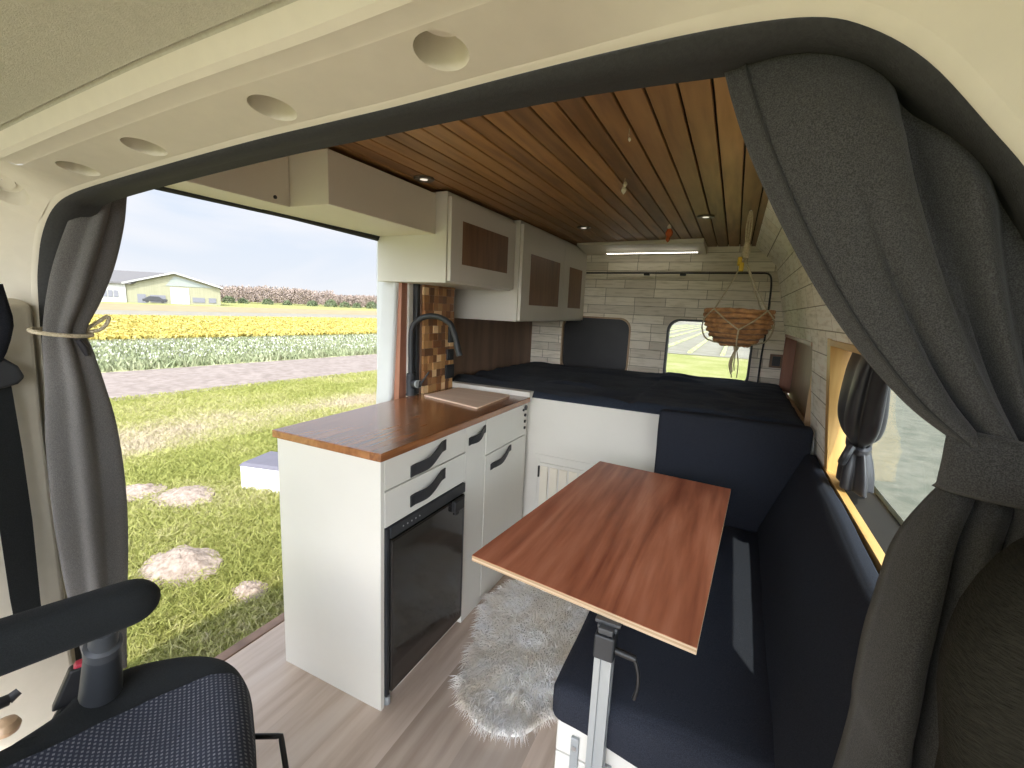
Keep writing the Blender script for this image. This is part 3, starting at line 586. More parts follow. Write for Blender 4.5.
# ================================================================== BENCH
def cushion(x0, y0, z0, x1, y1, z1, r=.02, n=14, puff=.008, f=None, seed=0):
    """soft box: superellipsoid-like with rounded edges"""
    m = MB(); L = (x1-x0, y1-y0, z1-z0); c = ((x0+x1)/2, (y0+y1)/2, (z0+z1)/2)
    def pt(a, b, cc):
        q = [a, b, cc]; P = [0, 0, 0]
        core = [max(-(L[k]/2-r), min(L[k]/2-r, q[k]*L[k]/2)) for k in range(3)]
        dlt = Vector([q[k]*L[k]/2-core[k] for k in range(3)]); 
        if dlt.length > 1e-9: dlt = dlt.normalized()*min(r, dlt.length if sum(abs(v) > .999*1 for v in q) == 0 else r)
        P = [c[k]+core[k]+dlt[k] for k in range(3)]
        for k in range(3):
            if abs(q[k]) > .999:
                o = [j for j in range(3) if j != k]; P[k] += math.copysign(puff*(1-q[o[0]]**2)*(1-q[o[1]]**2), q[k])
        nz = noise.noise((P[0]*7+seed, P[1]*7, P[2]*7))*.004; P = [P[k]+nz for k in range(3)]
        return f(*P) if f else tuple(P)
    tt = [-1, -.985, -.96]+[lerp(-.93, .93, k/n) for k in range(n+1)]+[.96, .985, 1]
    def rs(L_):
        e = min(.4, 2*r/L_); a = [-1, -1+e*.15, -1+e*.5, -1+e]; return a+[lerp(-1+e, 1-e, k/n) for k in range(1, n)]+[-v for v in a[::-1]]
    T = [rs(L[0]), rs(L[1]), rs(L[2])]
    for k in range(3):
        o = [j for j in range(3) if j != k]
        for sgn in (-1, 1):
            g = []
            for a in T[o[0]]:
                row = []
                for b in T[o[1]]:
                    q = [0, 0, 0]; q[k] = sgn; q[o[0]] = a; q[o[1]] = b; row.append(pt(*q))
                g.append(row)
            m.grid(g)
    return m
def weld(o, d=.0004):
    md = o.modifiers.new('weld', 'WELD'); md.merge_threshold = d; return o
bn = thing('bench_base', 'white boarded box under the navy bench seat cushion', 'bench', (.96, .53, 0))
mb = MB()
for k in range(4): mb.box(.635, -.085, .001+k*.09, .95, -.067, .0875+k*.09)
for k in range(4): mb.box(.635, -.067, .001+k*.09, .653, 1.13, .0875+k*.09)
mb.box(.95, -.085, 0, 1.285, -.067, .36).box(.66, -.067, .33, 1.285, 1.13, .36)
build('boards', mb, 'white', parent=bn, bevel=.004)
rl = thing('table_rail', 'aluminium mounting rail with screws on the end of the bench base', 'rail', (.70, -.093, .1))
build('rail', MB().box(.675, -.095, .0, .695, -.086, .335).box(.735, -.095, .0, .775, -.086, .30), 'alu', parent=rl, bevel=.002)
build('screw', MB().lathe([(.007, 0), (.007, .004)], (.754, -.095, .27), 14, (0, -1, 0)), 'steel', parent=rl); build('screw', MB().lathe([(.006, 0), (.006, .004)], (.685, -.095, .31), 14, (0, -1, 0)), 'steel', parent=rl)
def sagf(x, y, z):
    if y < .0 and z < .43: z -= .17*max(0, (x-.64))
    return (x, y, z)
st_ = build('seat_cushion', cushion(.622, -.105, .362, 1.20, 1.062, .470, .028, 16, .010, sagf), 'navy', loc=(.9, .5, .362), smooth=True, angle=180)
weld(st_); tag(st_, 'flat dark navy seat cushion lying on the white bench box', 'cushion')
bt = -.0
def leanf(x, y, z):
    # lean back against the wall, x grows with height; slightly slanted along the van
    t = (z-.47)/.365; return (x+.132*t+.010*(y-.5), y, z)
bc = build('backrest_cushion', cushion(1.088, -.36, .474, 1.128, 1.050, .835, .012, 16, .004, leanf, 5), 'navy', loc=(1.15, .5, .474), smooth=True, angle=180)
weld(bc); tag(bc, 'long dark navy backrest cushion leaning against the wall below the side window', 'cushion')
be = build('upright_cushion', cushion(.660, 1.063, .440, 1.246, 1.140, .928, .014, 16, .004, None, 9), 'navy', loc=(.95, 1.1, .44), smooth=True, angle=180)
weld(be); tag(be, 'big dark navy cushion standing upright against the front of the bed', 'cushion')
# ---------------------------------------------------------------- table
tb = thing('folding_table', 'reddish plywood folding table on one aluminium leg between kitchen and bench', 'table', (.72, -.12, 0))
tc_ = [bp(472, 555, 'z', .70), bp(697, 648, 'z', .70), bp(731, 489, 'z', .70), bp(600, 461, 'z', .70)]
def insetq(q, e):
    c = sum(q)/4; return [p+(c-p)/np.linalg.norm(c-p)*e for p in q]
build('tabletop', MB().prism([(p[0], p[1], .6985) for p in tc_], [(p[0], p[1], .70) for p in tc_]), 'table', parent=tb)
build('plywood_edge', MB().prism([(p[0], p[1], .684) for p in tc_], [(p[0], p[1], .6984) for p in tc_]), 'ply', parent=tb)
lx, ly = .743, -.120
mb = MB()
cs = [(a*.86, b) for a, b in [(-.022, -.018), (-.006, -.018), (-.006, -.012), (.006, -.012), (.006, -.018), (.022, -.018), (.022, -.006), (.016, -.006), (.016, .006), (.022, .006), (.022, .018), (-.022, .018), (-.022, .006), (-.016, .006), (-.016, -.006), (-.022, -.006)]]
mb.loft([[(lx+a, ly+b, z) for a, b in cs] for z in (.0, .645)], True, True); build('leg', mb, 'alu', parent=tb)
build('leg_cap', MB().box(lx-.022, ly-.021, .605, lx+.022, ly+.021, .662), 'blackmatte', parent=tb, bevel=.004)
build('hinge', MB().box(lx-.016, ly-.015, .662, lx+.016, ly+.03, .676).box(lx-.028, ly-.0, .676, lx+.028, ly+.10, .684).tube([(lx-.022, ly+.006, .667), (lx+.022, ly+.006, .667)], .007, 10), 'grey_plastic', parent=tb, bevel=.002)
build('clamp_lever', MB().tube([(lx+.018, ly, .625), (lx+.066, ly, .621)], .008, 10).tube(smoothpts([(lx+.062, ly, .622), (lx+.072, ly-.003, .60), (lx+.076, ly-.005, .565), (lx+.070, ly-.005, .53)], 4), .0045, 8), 'black', parent=tb, smooth=True)
# ---------------------------------------------------------------- sheepskin
rug = thing('sheepskin_rug', 'fluffy cream white sheepskin rug on the wooden floor under the table', 'rug', (.3, .4, 0))
pix = [(520, 583), (495, 596), (484, 612), (482, 632), (472, 655), (463, 680), (466, 704), (480, 722), (502, 731), (525, 730), (548, 715)]
rp = [tuple(bp(u, v, 'z', .02)[:2]) for u, v in pix]+[(.60, .32), (.605, .55), (.58, .78), (.50, .90), (.38, .93), (.28, .88)]
rc = smoothpts([(a, b, 0) for a, b in rp+[rp[0]]], 4)[:-1]; cx = sum(p.x for p in rc)/len(rc); cy = sum(p.y for p in rc)/len(rc)
mb = MB(); mb.loft([[(p.x, p.y, .001) for p in rc], [(lerp(p.x, cx, .03), lerp(p.y, cy, .03), .018) for p in rc], [(lerp(p.x, cx, .3), lerp(p.y, cy, .3), .028) for p in rc], [(lerp(p.x, cx, .98), lerp(p.y, cy, .98), .03) for p in rc]], True)
build('pelt', mb, 'pelt', parent=rug, smooth=True)
def inpoly(x, y, P):
    c = False; j = len(P)-1
    for i in range(len(P)):
        if (P[i].y > y) != (P[j].y > y) and x < (P[j].x-P[i].x)*(y-P[i].y)/(P[j].y-P[i].y)+P[i].x: c = not c
        j = i
    return c
def blades_mesh(name, base, tip, mid, w, mname, parent=None, loc=(0, 0, 0), kind=None):
    """base/mid/tip: (n,3) arrays; each blade is a bent tapering ribbon of two quads"""
    n = len(base); d = tip-base; side = np.cross(d, rng.normal(size=(n, 3))); side /= np.linalg.norm(side, axis=1)[:, None]+1e-9; side *= (w if np.ndim(w) else np.full(n, w))[:, None]/2
    V = np.stack([base-side, base+side, mid+side*.8, mid-side*.8, tip+side*.12, tip-side*.12], 1).reshape(-1, 3)-np.array(loc)
    idx_ = (np.arange(n)*6)[:, None]; F = np.concatenate([idx_+np.array([0, 1, 2, 3]), idx_+np.array([3, 2, 4, 5])], 1).reshape(-1)
    me = bpy.data.meshes.new(name); me.vertices.add(len(V)); me.vertices.foreach_set('co', V.astype(np.float32).ravel())
    me.loops.add(len(F)); me.loops.foreach_set('vertex_index', F.astype(np.int32)); me.polygons.add(2*n); me.polygons.foreach_set('loop_start', np.arange(0, len(F), 4, dtype=np.int32)); me.polygons.foreach_set('loop_total', np.full(2*n, 4, dtype=np.int32))
    me.update(calc_edges=True); me.materials.append(M[mname]); o = bpy.data.objects.new(name, me); S.collection.objects.link(o)
    if parent: o.parent = parent
    else: o.location = loc
    if kind: o['kind'] = kind
    return o
pts = []
while len(pts) < 19000:
    x, y = rng.uniform(.05, .65), rng.uniform(.1, .97)
    if inpoly(x, y, rc): pts.append((x, y))
pts = np.array(pts); nn = len(pts)
cl = np.array([[noise.noise((x*26, y*26, 0)), noise.noise((x*26, y*26, 5)), noise.noise((x*9, y*9, 9))] for x, y in pts])
dirs = np.stack([(pts[:, 0]-cx)*2.2, (pts[:, 1]-cy)*1.0-.35, np.full(nn, .34)], 1); dirs[:, :2] += cl[:, :2]*.7+rng.normal(0, .16, (nn, 2)); dirs /= np.linalg.norm(dirs, axis=1)[:, None]
L = rng.uniform(.040, .066, nn)
b0 = np.stack([pts[:, 0], pts[:, 1], np.full(nn, .016)], 1); tip = b0+dirs*L[:, None]; tip[:, 2] = np.maximum(.005, tip[:, 2]-.016); mid = b0+dirs*L[:, None]*.5+np.array([0, 0, .006])
blades_mesh('fleece', b0, tip, mid, rng.uniform(.0026, .0050, nn), 'wool', parent=rug, loc=tuple(wloc(rug)))
# ================================================================== WINDOW ON THE RIGHT
w3 = tag(struct('window_3', MB().box(1.355, -.42, .74, 1.40, .93, .815).hexa([(1.37, .885, .72), (1.41, .885, .72), (1.41, .95, .72), (1.37, .95, .72), (1.32, .885, 1.33), (1.36, .885, 1.33), (1.36, .95, 1.33), (1.32, .95, 1.33)]).hexa([(1.37, -.46, .72), (1.41, -.46, .72), (1.41, -.40, .72), (1.37, -.40, .72), (1.32, -.46, 1.33), (1.36, -.46, 1.33), (1.36, -.40, 1.33), (1.32, -.40, 1.33)]).box(1.315, -.42, 1.285, 1.36, .93, 1.34), 'black', bevel=.006))
build('pane', MB().hexa([(1.388, -.41, .74), (1.391, -.41, .74), (1.391, .90, .74), (1.388, .90, .74), (1.342, -.41, 1.30), (1.345, -.41, 1.30), (1.345, .90, 1.30), (1.342, .90, 1.30)]), 'glass_tint', parent=w3)
def quadx(z, o=0): return wx(z)+o
fr3 = thing('window_surround', 'varnished golden pine surround lining the side window recess', 'window frame', (1.3, .25, .76))
# rear jamb, sill, head (lining) and face architrave
build('jamb', MB().hexa([(wx(.82)-.004, .835, .82), (1.372, .862, .82), (1.372, .885, .82), (wx(.82)-.004, .885, .82), (wx(1.29)-.004, .822, 1.295), (1.345, .850, 1.295), (1.345, .885, 1.295), (wx(1.29)-.004, .885, 1.295)]), 'pine', parent=fr3, bevel=.002)
build('sill', MB().box(wx(.83)-.008, -.42, .812, wx(.83)+.014, .885, .838), 'pine_y', parent=fr3, bevel=.001)
build('head', MB().box(wx(1.28)-.006, -.42, 1.272, 1.345, .83, 1.292), 'pine_y', parent=fr3, bevel=.002)
struct('trim_17', MB().box(1.28, -.42, .79, 1.375, .86, .818), 'ceil_back')
# small satin curtain in the far corner of the side window
sc_ = thing('window_curtain', 'small dark satin curtain tied in the far corner of the side window', 'curtain', (1.295, .80, .80))
def gathered(rows, nf, amp, n=72, ph=0, twist=0):
    """rows: (z, cx, cy, rx, ry); a closed pleated tube of cloth"""
    R = []
    for j, (z, a, b, rx, ry) in enumerate(rows):
        ring = []
        for k in range(n):
            t = 2*math.pi*k/n; am = amp*(1+.35*math.sin(3.1*t+ph)); f = 1+am*math.cos(nf*t+ph+twist*j/len(rows)+.6*math.sin(2*t+ph))
            ring.append((a+rx*f*math.cos(t), b+ry*f*math.sin(t), z))
        R.append(ring)
    return R
def interp_rows(rows, n=6):
    P = [list(smoothpts([(r[0], r[1], r[2]) for r in rows], n)), list(smoothpts([(r[3], r[4], 0) for r in rows], n))]
    return [(a.x, a.y, a.z, b.x, b.y) for a, b in zip(*P)]
rows = interp_rows([(1.268, 1.292, .635, .022, .15), (1.20, 1.290, .635, .034, .145), (1.08, 1.292, .645, .042, .135), (1.02, 1.298, .655, .036, .095), (.985, 1.302, .665, .020, .042), (.955, 1.304, .665, .026, .055), (.90, 1.306, .665, .034, .078), (.848, 1.308, .665, .036, .085)])
build('drape', MB().loft(gathered(rows, 5, .24, ph=1), True, True), 'satin', parent=sc_, smooth=True, angle=180)
build('tieback', MB().loft([[(1.302+.030*math.cos(t)*q, .665+.055*math.sin(t)*q, .985+dz+.014*math.sin(t)) for t in [2*math.pi*k/28 for k in range(28)]] for q, dz in ((.9, -.014), (1.05, -.008), (1.08, .004), (.92, .012))], True).tube(smoothpts([(1.275, .615, .985), (1.262, .605, .955), (1.262, .635, .925)], 5), [.012]*10+[.006], 8), 'satin', parent=sc_, smooth=True)
# niche in the right wall above the bed
nc = thing('wall_niche', 'wood-lined storage niche in the right wall over the bed', 'niche', (1.3, 1.95, .9))
build('end_lining', MB().box(wx(1.1)-.014, 2.44, .88, 1.295, 2.468, 1.262), 'red_panel', parent=nc)
build('back_lining', MB().box(1.292, 1.27, .78, 1.302, 2.468, 1.262), 'tan_panel', parent=nc)
build('near_lining', MB().box(wx(1.25)+.012, 1.27, .90, 1.292, 1.284, 1.262), 'tan_panel', parent=nc)
build('top_lining', MB().box(wx(1.25)-.004, 1.27, 1.247, 1.292, 2.44, 1.264), 'red_panel', parent=nc)
# socket on rear wall, cable, rail
so_ = thing('wall_outlet', 'square black outlet in a brown frame on the rear wall right of the window', 'outlet', (1.19, 2.49, 1.07))
build('frame', MB().box(1.155, 2.478, 1.035, 1.232, 2.4985, 1.125), 'cab_panel', parent=so_, bevel=.002); build('insert', MB().box(1.170, 2.474, 1.048, 1.217, 2.480, 1.112), 'black', parent=so_)
tag(build('curtain_rail', MB().tube([(-.155, 2.47, 1.645), (.40, 2.468, 1.648), (1.03, 2.47, 1.652)], .006, 8), 'black', loc=(.45, 2.47, 1.64), smooth=True), 'thin black rail running across the rear wall below the ceiling', 'rail')
for xx in (.30, .55):
    build('clip', MB().box(xx-.02, 2.460, 1.630, xx+.02, 2.482, 1.650), 'black', parent=bpy.data.objects['curtain_rail'])
tag(build('cable', MB().tube(smoothpts([(1.03, 2.472, 1.652), (1.085, 2.475, 1.645), (1.105, 2.48, 1.58), (1.108, 2.485, 1.4), (1.110, 2.488, 1.25), (1.103, 2.488, 1.1), (1.102, 2.485, .925)], 4), .006, 8), 'black', loc=(1.1, 2.47, .93), smooth=True), 'black cable running down the rear wall right of the clear window', 'cable')
# light box under the ceiling at the rear
lb = thing('led_light_box', 'white slanted ceiling box with a glowing LED strip over the bed', 'ceiling light', (.24, 2.36, 1.78))
x0, x1 = -.158, .69; yf0, yf1 = 2.20, 2.11
mb = MB().hexa([(x0, yf0, 1.812), (x1, yf1, 1.800), (x1, 2.47, 1.775), (x0, 2.47, 1.775), (x0, yf0, 1.829), (x1, yf1, 1.829), (x1, 2.47, 1.829), (x0, 2.47, 1.829)])
build('housing', mb, 'whitewarm', parent=lb, bevel=.003)
mb = MB(); n = 44
P0 = Vector((.02, 2.36, 1.776)); P1 = Vector((.645, 2.33, 1.776)); grp = build('strip', MB().tube([P0, P1], .004, 6), 'alu', parent=lb)
for k in range(n):
    p = P0.lerp(P1, (k+.5)/n); mb.box(p.x-.0035, p.y-.005, p.z-.0065, p.x+.0035, p.y+.003, p.z-.003)
o = build('diode_row', mb, 'led', parent=lb)
# ceiling spots
for (x, y), lb_ in (((-.226, .499), 'round recessed ceiling spotlight nearest the cab, beside the long overhead box'), ((.073, 1.616), 'round recessed ceiling spotlight beside the two-door overhead cabinet'), ((.735, 1.447), 'round recessed ceiling spotlight left of the hanging basket')):
    o = thing('ceiling_spotlight', lb_, 'spotlight', (x, y, CZ-.006), 'recessed ceiling spotlights')
    build('rim', MB().lathe([(.020, -.004), (.036, -.006), (.040, -.003), (.040, .003), (.020, .003)], (x, y, CZ-.002), 28), 'chrome_spot', parent=o, smooth=True)
    build('lens', MB().lathe([(.021, -.0045), (.010, -.0055), (.001, -.006)], (x, y, CZ-.001), 24), 'lens', parent=o, smooth=True)
# small hanging ornaments on the ceiling
def ornament(x, y, parts, label, cat='ornament'):
    o = thing('ceiling_ornament', label, cat, (x, y, CZ))
    build('thread', MB().tube([(x, y, CZ-.001), (x, y, CZ-.03)], .0012, 6), 'rope', parent=o)
    for nm, z, r, mm in parts: build(nm, MB().lathe([(.001, -r*1.5), (r*.8, -r*.7), (r, 0), (r*.7, r*.8), (.001, r*1.4)], (x+random.uniform(-.003, .003), y, z), 8), mm, parent=o)
ornament(.612, .265, [('bead', CZ-.028, .004, 'crystal')], 'tiny pale bead hanging from the plank ceiling, nearest the cab')
ornament(.505, .71, [('shell', CZ-.022, .008, 'crystal'), ('shell', CZ-.042, .010, 'crystal')], 'small white shell ornament hanging from the plank ceiling')
ornament(.555, 1.563, [('bead', CZ-.025, .012, 'crystal'), ('bead', CZ-.055, .020, 'orange'), ('bead', CZ-.085, .012, 'orange')], 'small orange and clear ornament hanging before the LED box')
# ---------------------------------------------------------------- hanging planter
hb = thing('hanging_basket', 'brown woven basket hanging in a macrame rope from the plank ceiling', 'hanging basket', (.925, 1.33, 1.23))
HX, HY = .928, 1.36
bk = MB()
prof = [(.060, 1.232), (.088, 1.250), (.108, 1.272), (.122, 1.294), (.132, 1.316), (.138, 1.338), (.141, 1.360), (.140, 1.382)]
inner = []
for i, (r, z) in enumerate(prof):
    pts_ = []
    for k in range(49):
        a = 2*math.pi*k/48; pts_.append((HX+(r+.0012*math.sin(11*a+i*2))*math.cos(a), HY+(r+.0012*math.sin(11*a+i*2))*math.sin(a), z+.0025*math.sin(3*a+i)+.0015*math.sin(17*a+i*3)))
    bk.tube(pts_, .0105, 8, False)
build('weave', bk, 'wicker', parent=hb, smooth=True)
build('bowl', MB().lathe([(.001, .024), (.062, .026), (.092, .046), (.124, .090), (.137, .135), (.141, .184), (.128, .184), (.115, .10), (.05, .04)], (HX, HY, 1.2), 32), 'brown_panel', parent=hb, smooth=True)
knot = Vector((HX, HY, 1.62)); rp_ = MB(); low = Vector((HX+.008, HY-.03, 1.222))
angs = [228, 318, 48, 138]
def on(r, a, z): return Vector((HX+r*math.cos(math.radians(a)), HY+r*math.sin(math.radians(a)), z))
for a in angs: rp_.tube([knot, on(.07, a, 1.50), on(.150, a, 1.385)], .0032, 6)
for a in angs:
    for s_ in (-1, 1): rp_.tube(smoothpts([on(.152, a, 1.388), on(.155, a+s_*22, 1.345), on(.150, a+s_*45, 1.30)], 4), .0032, 6)
    rp_.tube(smoothpts([on(.150, a+45, 1.30), on(.120, a+45, 1.245), low], 4), .004, 6)
build('cords', rp_, 'rope', parent=hb, smooth=True)
rp_ = MB()
for k in range(10):
    dx, dy = random.uniform(-.022, .022), random.uniform(-.015, .015); l_ = random.uniform(.10, .155)
    rp_.tube(smoothpts([low, low+Vector((dx*.4, dy*.4, -.03)), low+Vector((dx, dy, -.08)), low+Vector((dx*.8+.004, dy, -l_))], 4), .0026, 6)
rp_.lathe([(.009, 0), (.012, .012), (.009, .024)], low-Vector((0, 0, .018)), 10)
build('tassel', rp_, 'rope', parent=hb, smooth=True)
rp_ = MB()
for k in range(4): 
    a = k*1.57; rp_.tube(smoothpts([(HX+.004*math.cos(a), HY+.004*math.sin(a), CZ-.004), (HX+.010*math.cos(a), HY+.010*math.sin(a), 1.77), (HX+.007*math.cos(a), HY+.007*math.sin(a), 1.69), knot], 4), .0042, 6)
rp_.lathe([(.014, 0), (.018, .02), (.016, .045), (.010, .07)], (HX, HY, 1.62), 12)
build('top_rope', rp_, 'rope', parent=hb, smooth=True)
build('ribbon', MB().box(HX-.030, HY-.028, 1.585, HX-.012, HY-.018, 1.625).box(HX-.022, HY-.032, 1.56, HX-.002, HY-.024, 1.60), 'yellow', parent=hb, bevel=.004)
build('hook', MB().tube([(HX, HY, CZ), (HX, HY, CZ-.012)], .004, 8), 'steel', parent=hb)
# ================================================================== CURTAINS
def pleated(left, right, nrows, ncols, wave, y0, s_dist=None):
    pass
# right curtain: cloth sheet from the arch swept to its tie, then falling
rcu = thing('cab_curtain', 'large charcoal curtain tied back on the right side of the cab arch', 'curtain', (1.15, -.46, .05))
Lp = [(723, 60), (733, 100), (748, 148), (768, 196), (792, 246), (822, 300), (860, 355), (902, 402), (944, 434)]
Rp = [(1075, 260), (1080, 290), (1085, 315), (1090, 340), (1090, 365), (1085, 390), (1078, 410), (1068, 430), (1056, 446)]
def arch_top(s):
    P = [bp(723, 50, 'y', -.45), bp(780, 38, 'y', -.45), bp(830, 33, 'y', -.45), bp(880, 52, 'y', -.45), bp(925, 90, 'y', -.45), bp(985, 145, 'y', -.45), bp(1045, 210, 'y', -.45), bp(1085, 275, 'y', -.45)]
    i = min(int(s*(len(P)-1)), len(P)-2); f = s*(len(P)-1)-i; return P[i]*(1-f)+P[i+1]*f
def curve1(tab, s):
    P = smoothpts([(a, b, 0) for a, b in tab], 6)
    for p, q in zip(P, P[1:]):
        if s <= q.x: return lerp(p.y, q.y, (s-p.x)/(q.x-p.x+1e-9))
    return P[-1].y
TOPF = [(0, .25), (.05, .55), (.2, .95), (.36, .95), (.44, .80), (.475, .45), (.50, .0), (.55, -.05), (.60, .30), (.66, .62), (.71, .5), (.76, .1), (.82, .25), (.88, .5), (.94, .25), (1, .2)]
TIEF = [(0, .5), (.10, 1.0), (.22, .75), (.27, .1), (.34, .8), (.48, 1.0), (.56, .6), (.60, .0), (.68, .8), (.76, .5), (.80, .1), (.88, .7), (1, .3)]
def wavefn(s, t=0): return lerp(curve1(TOPF, s), curve1(TIEF, s), max(0, (t-.35)/.65)**1.3)
mb = MB(); NR, NS = 44, 110; G = []
Ls = smoothpts([tuple(bp(u, v, 'y', -.455)) for u, v in Lp], 6); WV = [[wavefn(i/NS, j/NR) for i in range(NS+1)] for j in range(NR+1)]
for j in range(NR+1):
    t = j/NR; l0 = Ls[min(int(t*(len(Ls)-1)), len(Ls)-1)]; f_ = t*(len(Ls)-1); i0 = min(int(f_), len(Ls)-2); l0 = Ls[i0].lerp(Ls[i0+1], f_-i0)
    row = []
    for i in range(NS+1):
        s = i/NS; top = Vector(arch_top(s)); tie = Vector(bp(lerp(944, 1056, s), lerp(434, 452, s), 'y', -.47))
        # right of the leading edge the cloth interpolates from arch to tie on a sagging curve
        e = t**(1.0+.25*s); P = top.lerp(tie, e); sag = math.sin(math.pi*t)*.035*(1-s); P.x -= 0
        if True:
            P0_ = Vector(arch_top(0)).lerp(Vector(bp(944, 434, 'y', -.47)), t); dl = l0-P0_; P += dl*(1-s)**1.2
        dep = WV[j][i]*(.012+.045*min(1, t/.25))*lerp(1, .6, t)+.004*noise.noise((s*6, t*3, 1)); hem = .003 if s < .04 else 0
        P.y = -.437-dep+hem-.030*t; row.append(tuple(P))
    G.append(row)
mb.grid(G); build('upper_drape', mb, 'curtain', parent=rcu, smooth=True, angle=180, solid=.003)
# seam of the hem
seam = [Vector(G[j][6])+Vector((0, -.004, 0)) for j in range(NR+1)]
build('hem_stitch', MB().tube(seam, .0014, 6), 'seal', parent=rcu, smooth=True)
# lower fall
lowL = [(948, 486), (915, 530), (893, 585), (874, 645), (862, 700), (850, 768)]
Ll = [Vector(bp(u, v, 'y', -.47)) for u, v in lowL]; Ll += [Vector((Ll[-1].x-.03, -.45, .5)), Vector((Ll[-1].x-.03, -.44, .06))]
Ll = smoothpts(Ll, 6); G = []
LOWF = [(0, .15), (.03, .8), (.08, 1.0), (.135, .85), (.17, .35), (.185, .0), (.21, .60), (.27, .80), (.34, .55), (.37, .2), (.40, .85), (.47, 1.0), (.58, .8), (.62, .3), (.66, 1.0), (.78, .8), (.83, .2), (.88, .7), (1, .5)]; LF = [curve1(LOWF, i/NS) for i in range(NS+1)]
for j in range(len(Ll)):
    t = j/(len(Ll)-1); row = []; w = lerp(.13, .235, min(1, t*2.2)**.7)
    for i in range(NS+1):
        s = i/NS; dep = LF[i]*lerp(.022, .060, min(1, t*3))+.006*noise.noise((s*9, t*5, 3))
        edge = .03*math.exp(-s*30)*min(1, t*4)
        row.append((Ll[j].x+w*s, -.455-dep+edge, Ll[j].z-.02*s*(1-t)))
    G.append(row)
mb = MB(); mb.grid(G); build('lower_drape', mb, 'curtain', parent=rcu, smooth=True, angle=180, solid=.003)
# tie band wraps the gathered cloth
ta = Vector(bp(944, 432, 'y', -.49)); tb_ = Vector(bp(950, 488, 'y', -.49)); G = []
for i in range(31):
    s = i/30; a = math.pi*s; xo = ta.x+.006+.20*s*.8; yo = -.478-.040*math.sin(a)**.6
    zc = lerp(ta.z, ta.z-.012, s); zl = lerp(tb_.z, tb_.z+.006, s); wob = .003*math.sin(9*s)
    G.append([(xo, yo+.006, zc+.004), (xo, yo-.003+wob, zc-.002), (xo, yo-.005-wob, (zc+zl)/2), (xo, yo-.003, zl+.002), (xo, yo+.006, zl-.004)])
mb = MB(); mb.grid(G); build('tieback', mb, 'curtain', parent=rcu, smooth=True, angle=180, solid=.004)
# left curtain
lcu = thing('cab_curtain', 'grey brown curtain tied with pale rope left of the sliding door opening', 'curtain', (-.56, -.40, .25))
def lrow(ul, ur, v, x=-.585, bulge=.035):
    a = bp(ul, v, 'x', x); b = bp(ur, v, 'x', x); return ((a[2]+b[2])/2, x, (a[1]+b[1])/2, bulge, abs(b[1]-a[1])/2)
rows = [lrow(96, 124, 172, x=-.515), lrow(84, 122, 196, x=-.525), lrow(72, 119, 225, x=-.54), lrow(58, 110, 265, x=-.565), lrow(50, 97, 300), lrow(46, 84, 331, bulge=.022), lrow(47, 90, 350, bulge=.026), lrow(50, 101, 385), lrow(52, 114, 430), lrow(58, 123, 490), lrow(66, 126, 545), lrow(76, 125, 600), lrow(88, 124, 650), lrow(98, 124, 668)]
rows = interp_rows(rows, 4)
build('drape', MB().loft(gathered(rows, 5, .22, 96, ph=.6, twist=1.3), True, True), 'curtain_left', parent=lcu, smooth=True, angle=180)
rt = bp(66, 333, 'x', -.565); z0 = float(rt[2]); y0 = float(rt[1])
ring = [(-.585+.030*math.cos(a), y0+.058*math.sin(a), z0-.006*math.sin(a)-.006*math.cos(a)) for a in [2*math.pi*k/24 for k in range(25)]]
rp_ = MB().tube(ring, .005, 8)
lp = [bp(84, 331, 'x', -.58), bp(96, 331, 'x', -.575), bp(104, 327, 'x', -.57), bp(109, 319, 'x', -.57), bp(106, 317, 'x', -.575), bp(98, 322, 'x', -.58), bp(86, 329, 'x', -.58)]
rp_.tube(smoothpts([tuple(p) for p in lp], 4), .0045, 8)
build('rope_tieback', rp_, 'rope', parent=lcu, smooth=True)
build('tie_tail', MB().tube([bp(78, 340, 'x', -.56), bp(84, 348, 'x', -.56), bp(87, 356, 'x', -.56)], [.006, .008, .004], 8), 'satin', parent=lcu, smooth=True)
# ================================================================== SEATS
f = Vector((.49, .87, 0)).normalized(); sd2 = Vector((f.y, -f.x, 0))     # facing direction, seat's right
fl = Vector(bp(150, 655, 'z', .55)); fl.z = 0
zs_ = .55
def seatp(a, b, z):   # a: along the width from left corner, b: back from the front edge
    o = Vector((.0, -.475, 0)); return o+sd2*a-f*b+Vector((0, 0, z))
ps = thing('passenger_seat', 'swivelled black passenger seat with grey checked fabric and one armrest, lower left', 'car seat', seatp(.2, .28, 0))
ol = [tuple(bp(u, v, 'z', .545)[:2]) for u, v in ((0, 741), (50, 709), (75, 684), (125, 661), (165, 651), (200, 647), (225, 650), (240, 659), (249, 676), (253, 704), (256, 768))]
e0 = Vector(ol[0])-f.xy*.22; e1 = Vector(ol[-1])+sd2.xy*.10; e2 = e1+sd2.xy*.05-f.xy*.06; e3 = e2-f.xy*.36
OL = [Vector((p.x, p.y)) for p in smoothpts([(a, b, 0) for a, b in ol]+[(e1.x, e1.y, 0), (e2.x, e2.y, 0), (e3.x, e3.y, 0), (e0.x, e0.y, 0), (ol[0][0], ol[0][1], 0)], 5)][:-1]
SC = sum(OL, Vector((0, 0)))/len(OL)
def dist_ol(p):
    best = 9
    for a, b_ in zip(OL, OL[1:]+OL[:1]):
        ab = b_-a; t = max(0, min(1, (p-a).dot(ab)/(ab.length_squared+1e-12))); best = min(best, (p-a-ab*t).length)
    return best
HT = [(0, .500), (.006, .520), (.016, .536), (.032, .545), (.06, .546), (.10, .534), (.16, .524), (.4, .518)]
def hsurf(p): return piece(HT, dist_ol(p))
def shrink(P, k): return [lerp(p, SC, k) for p in P]
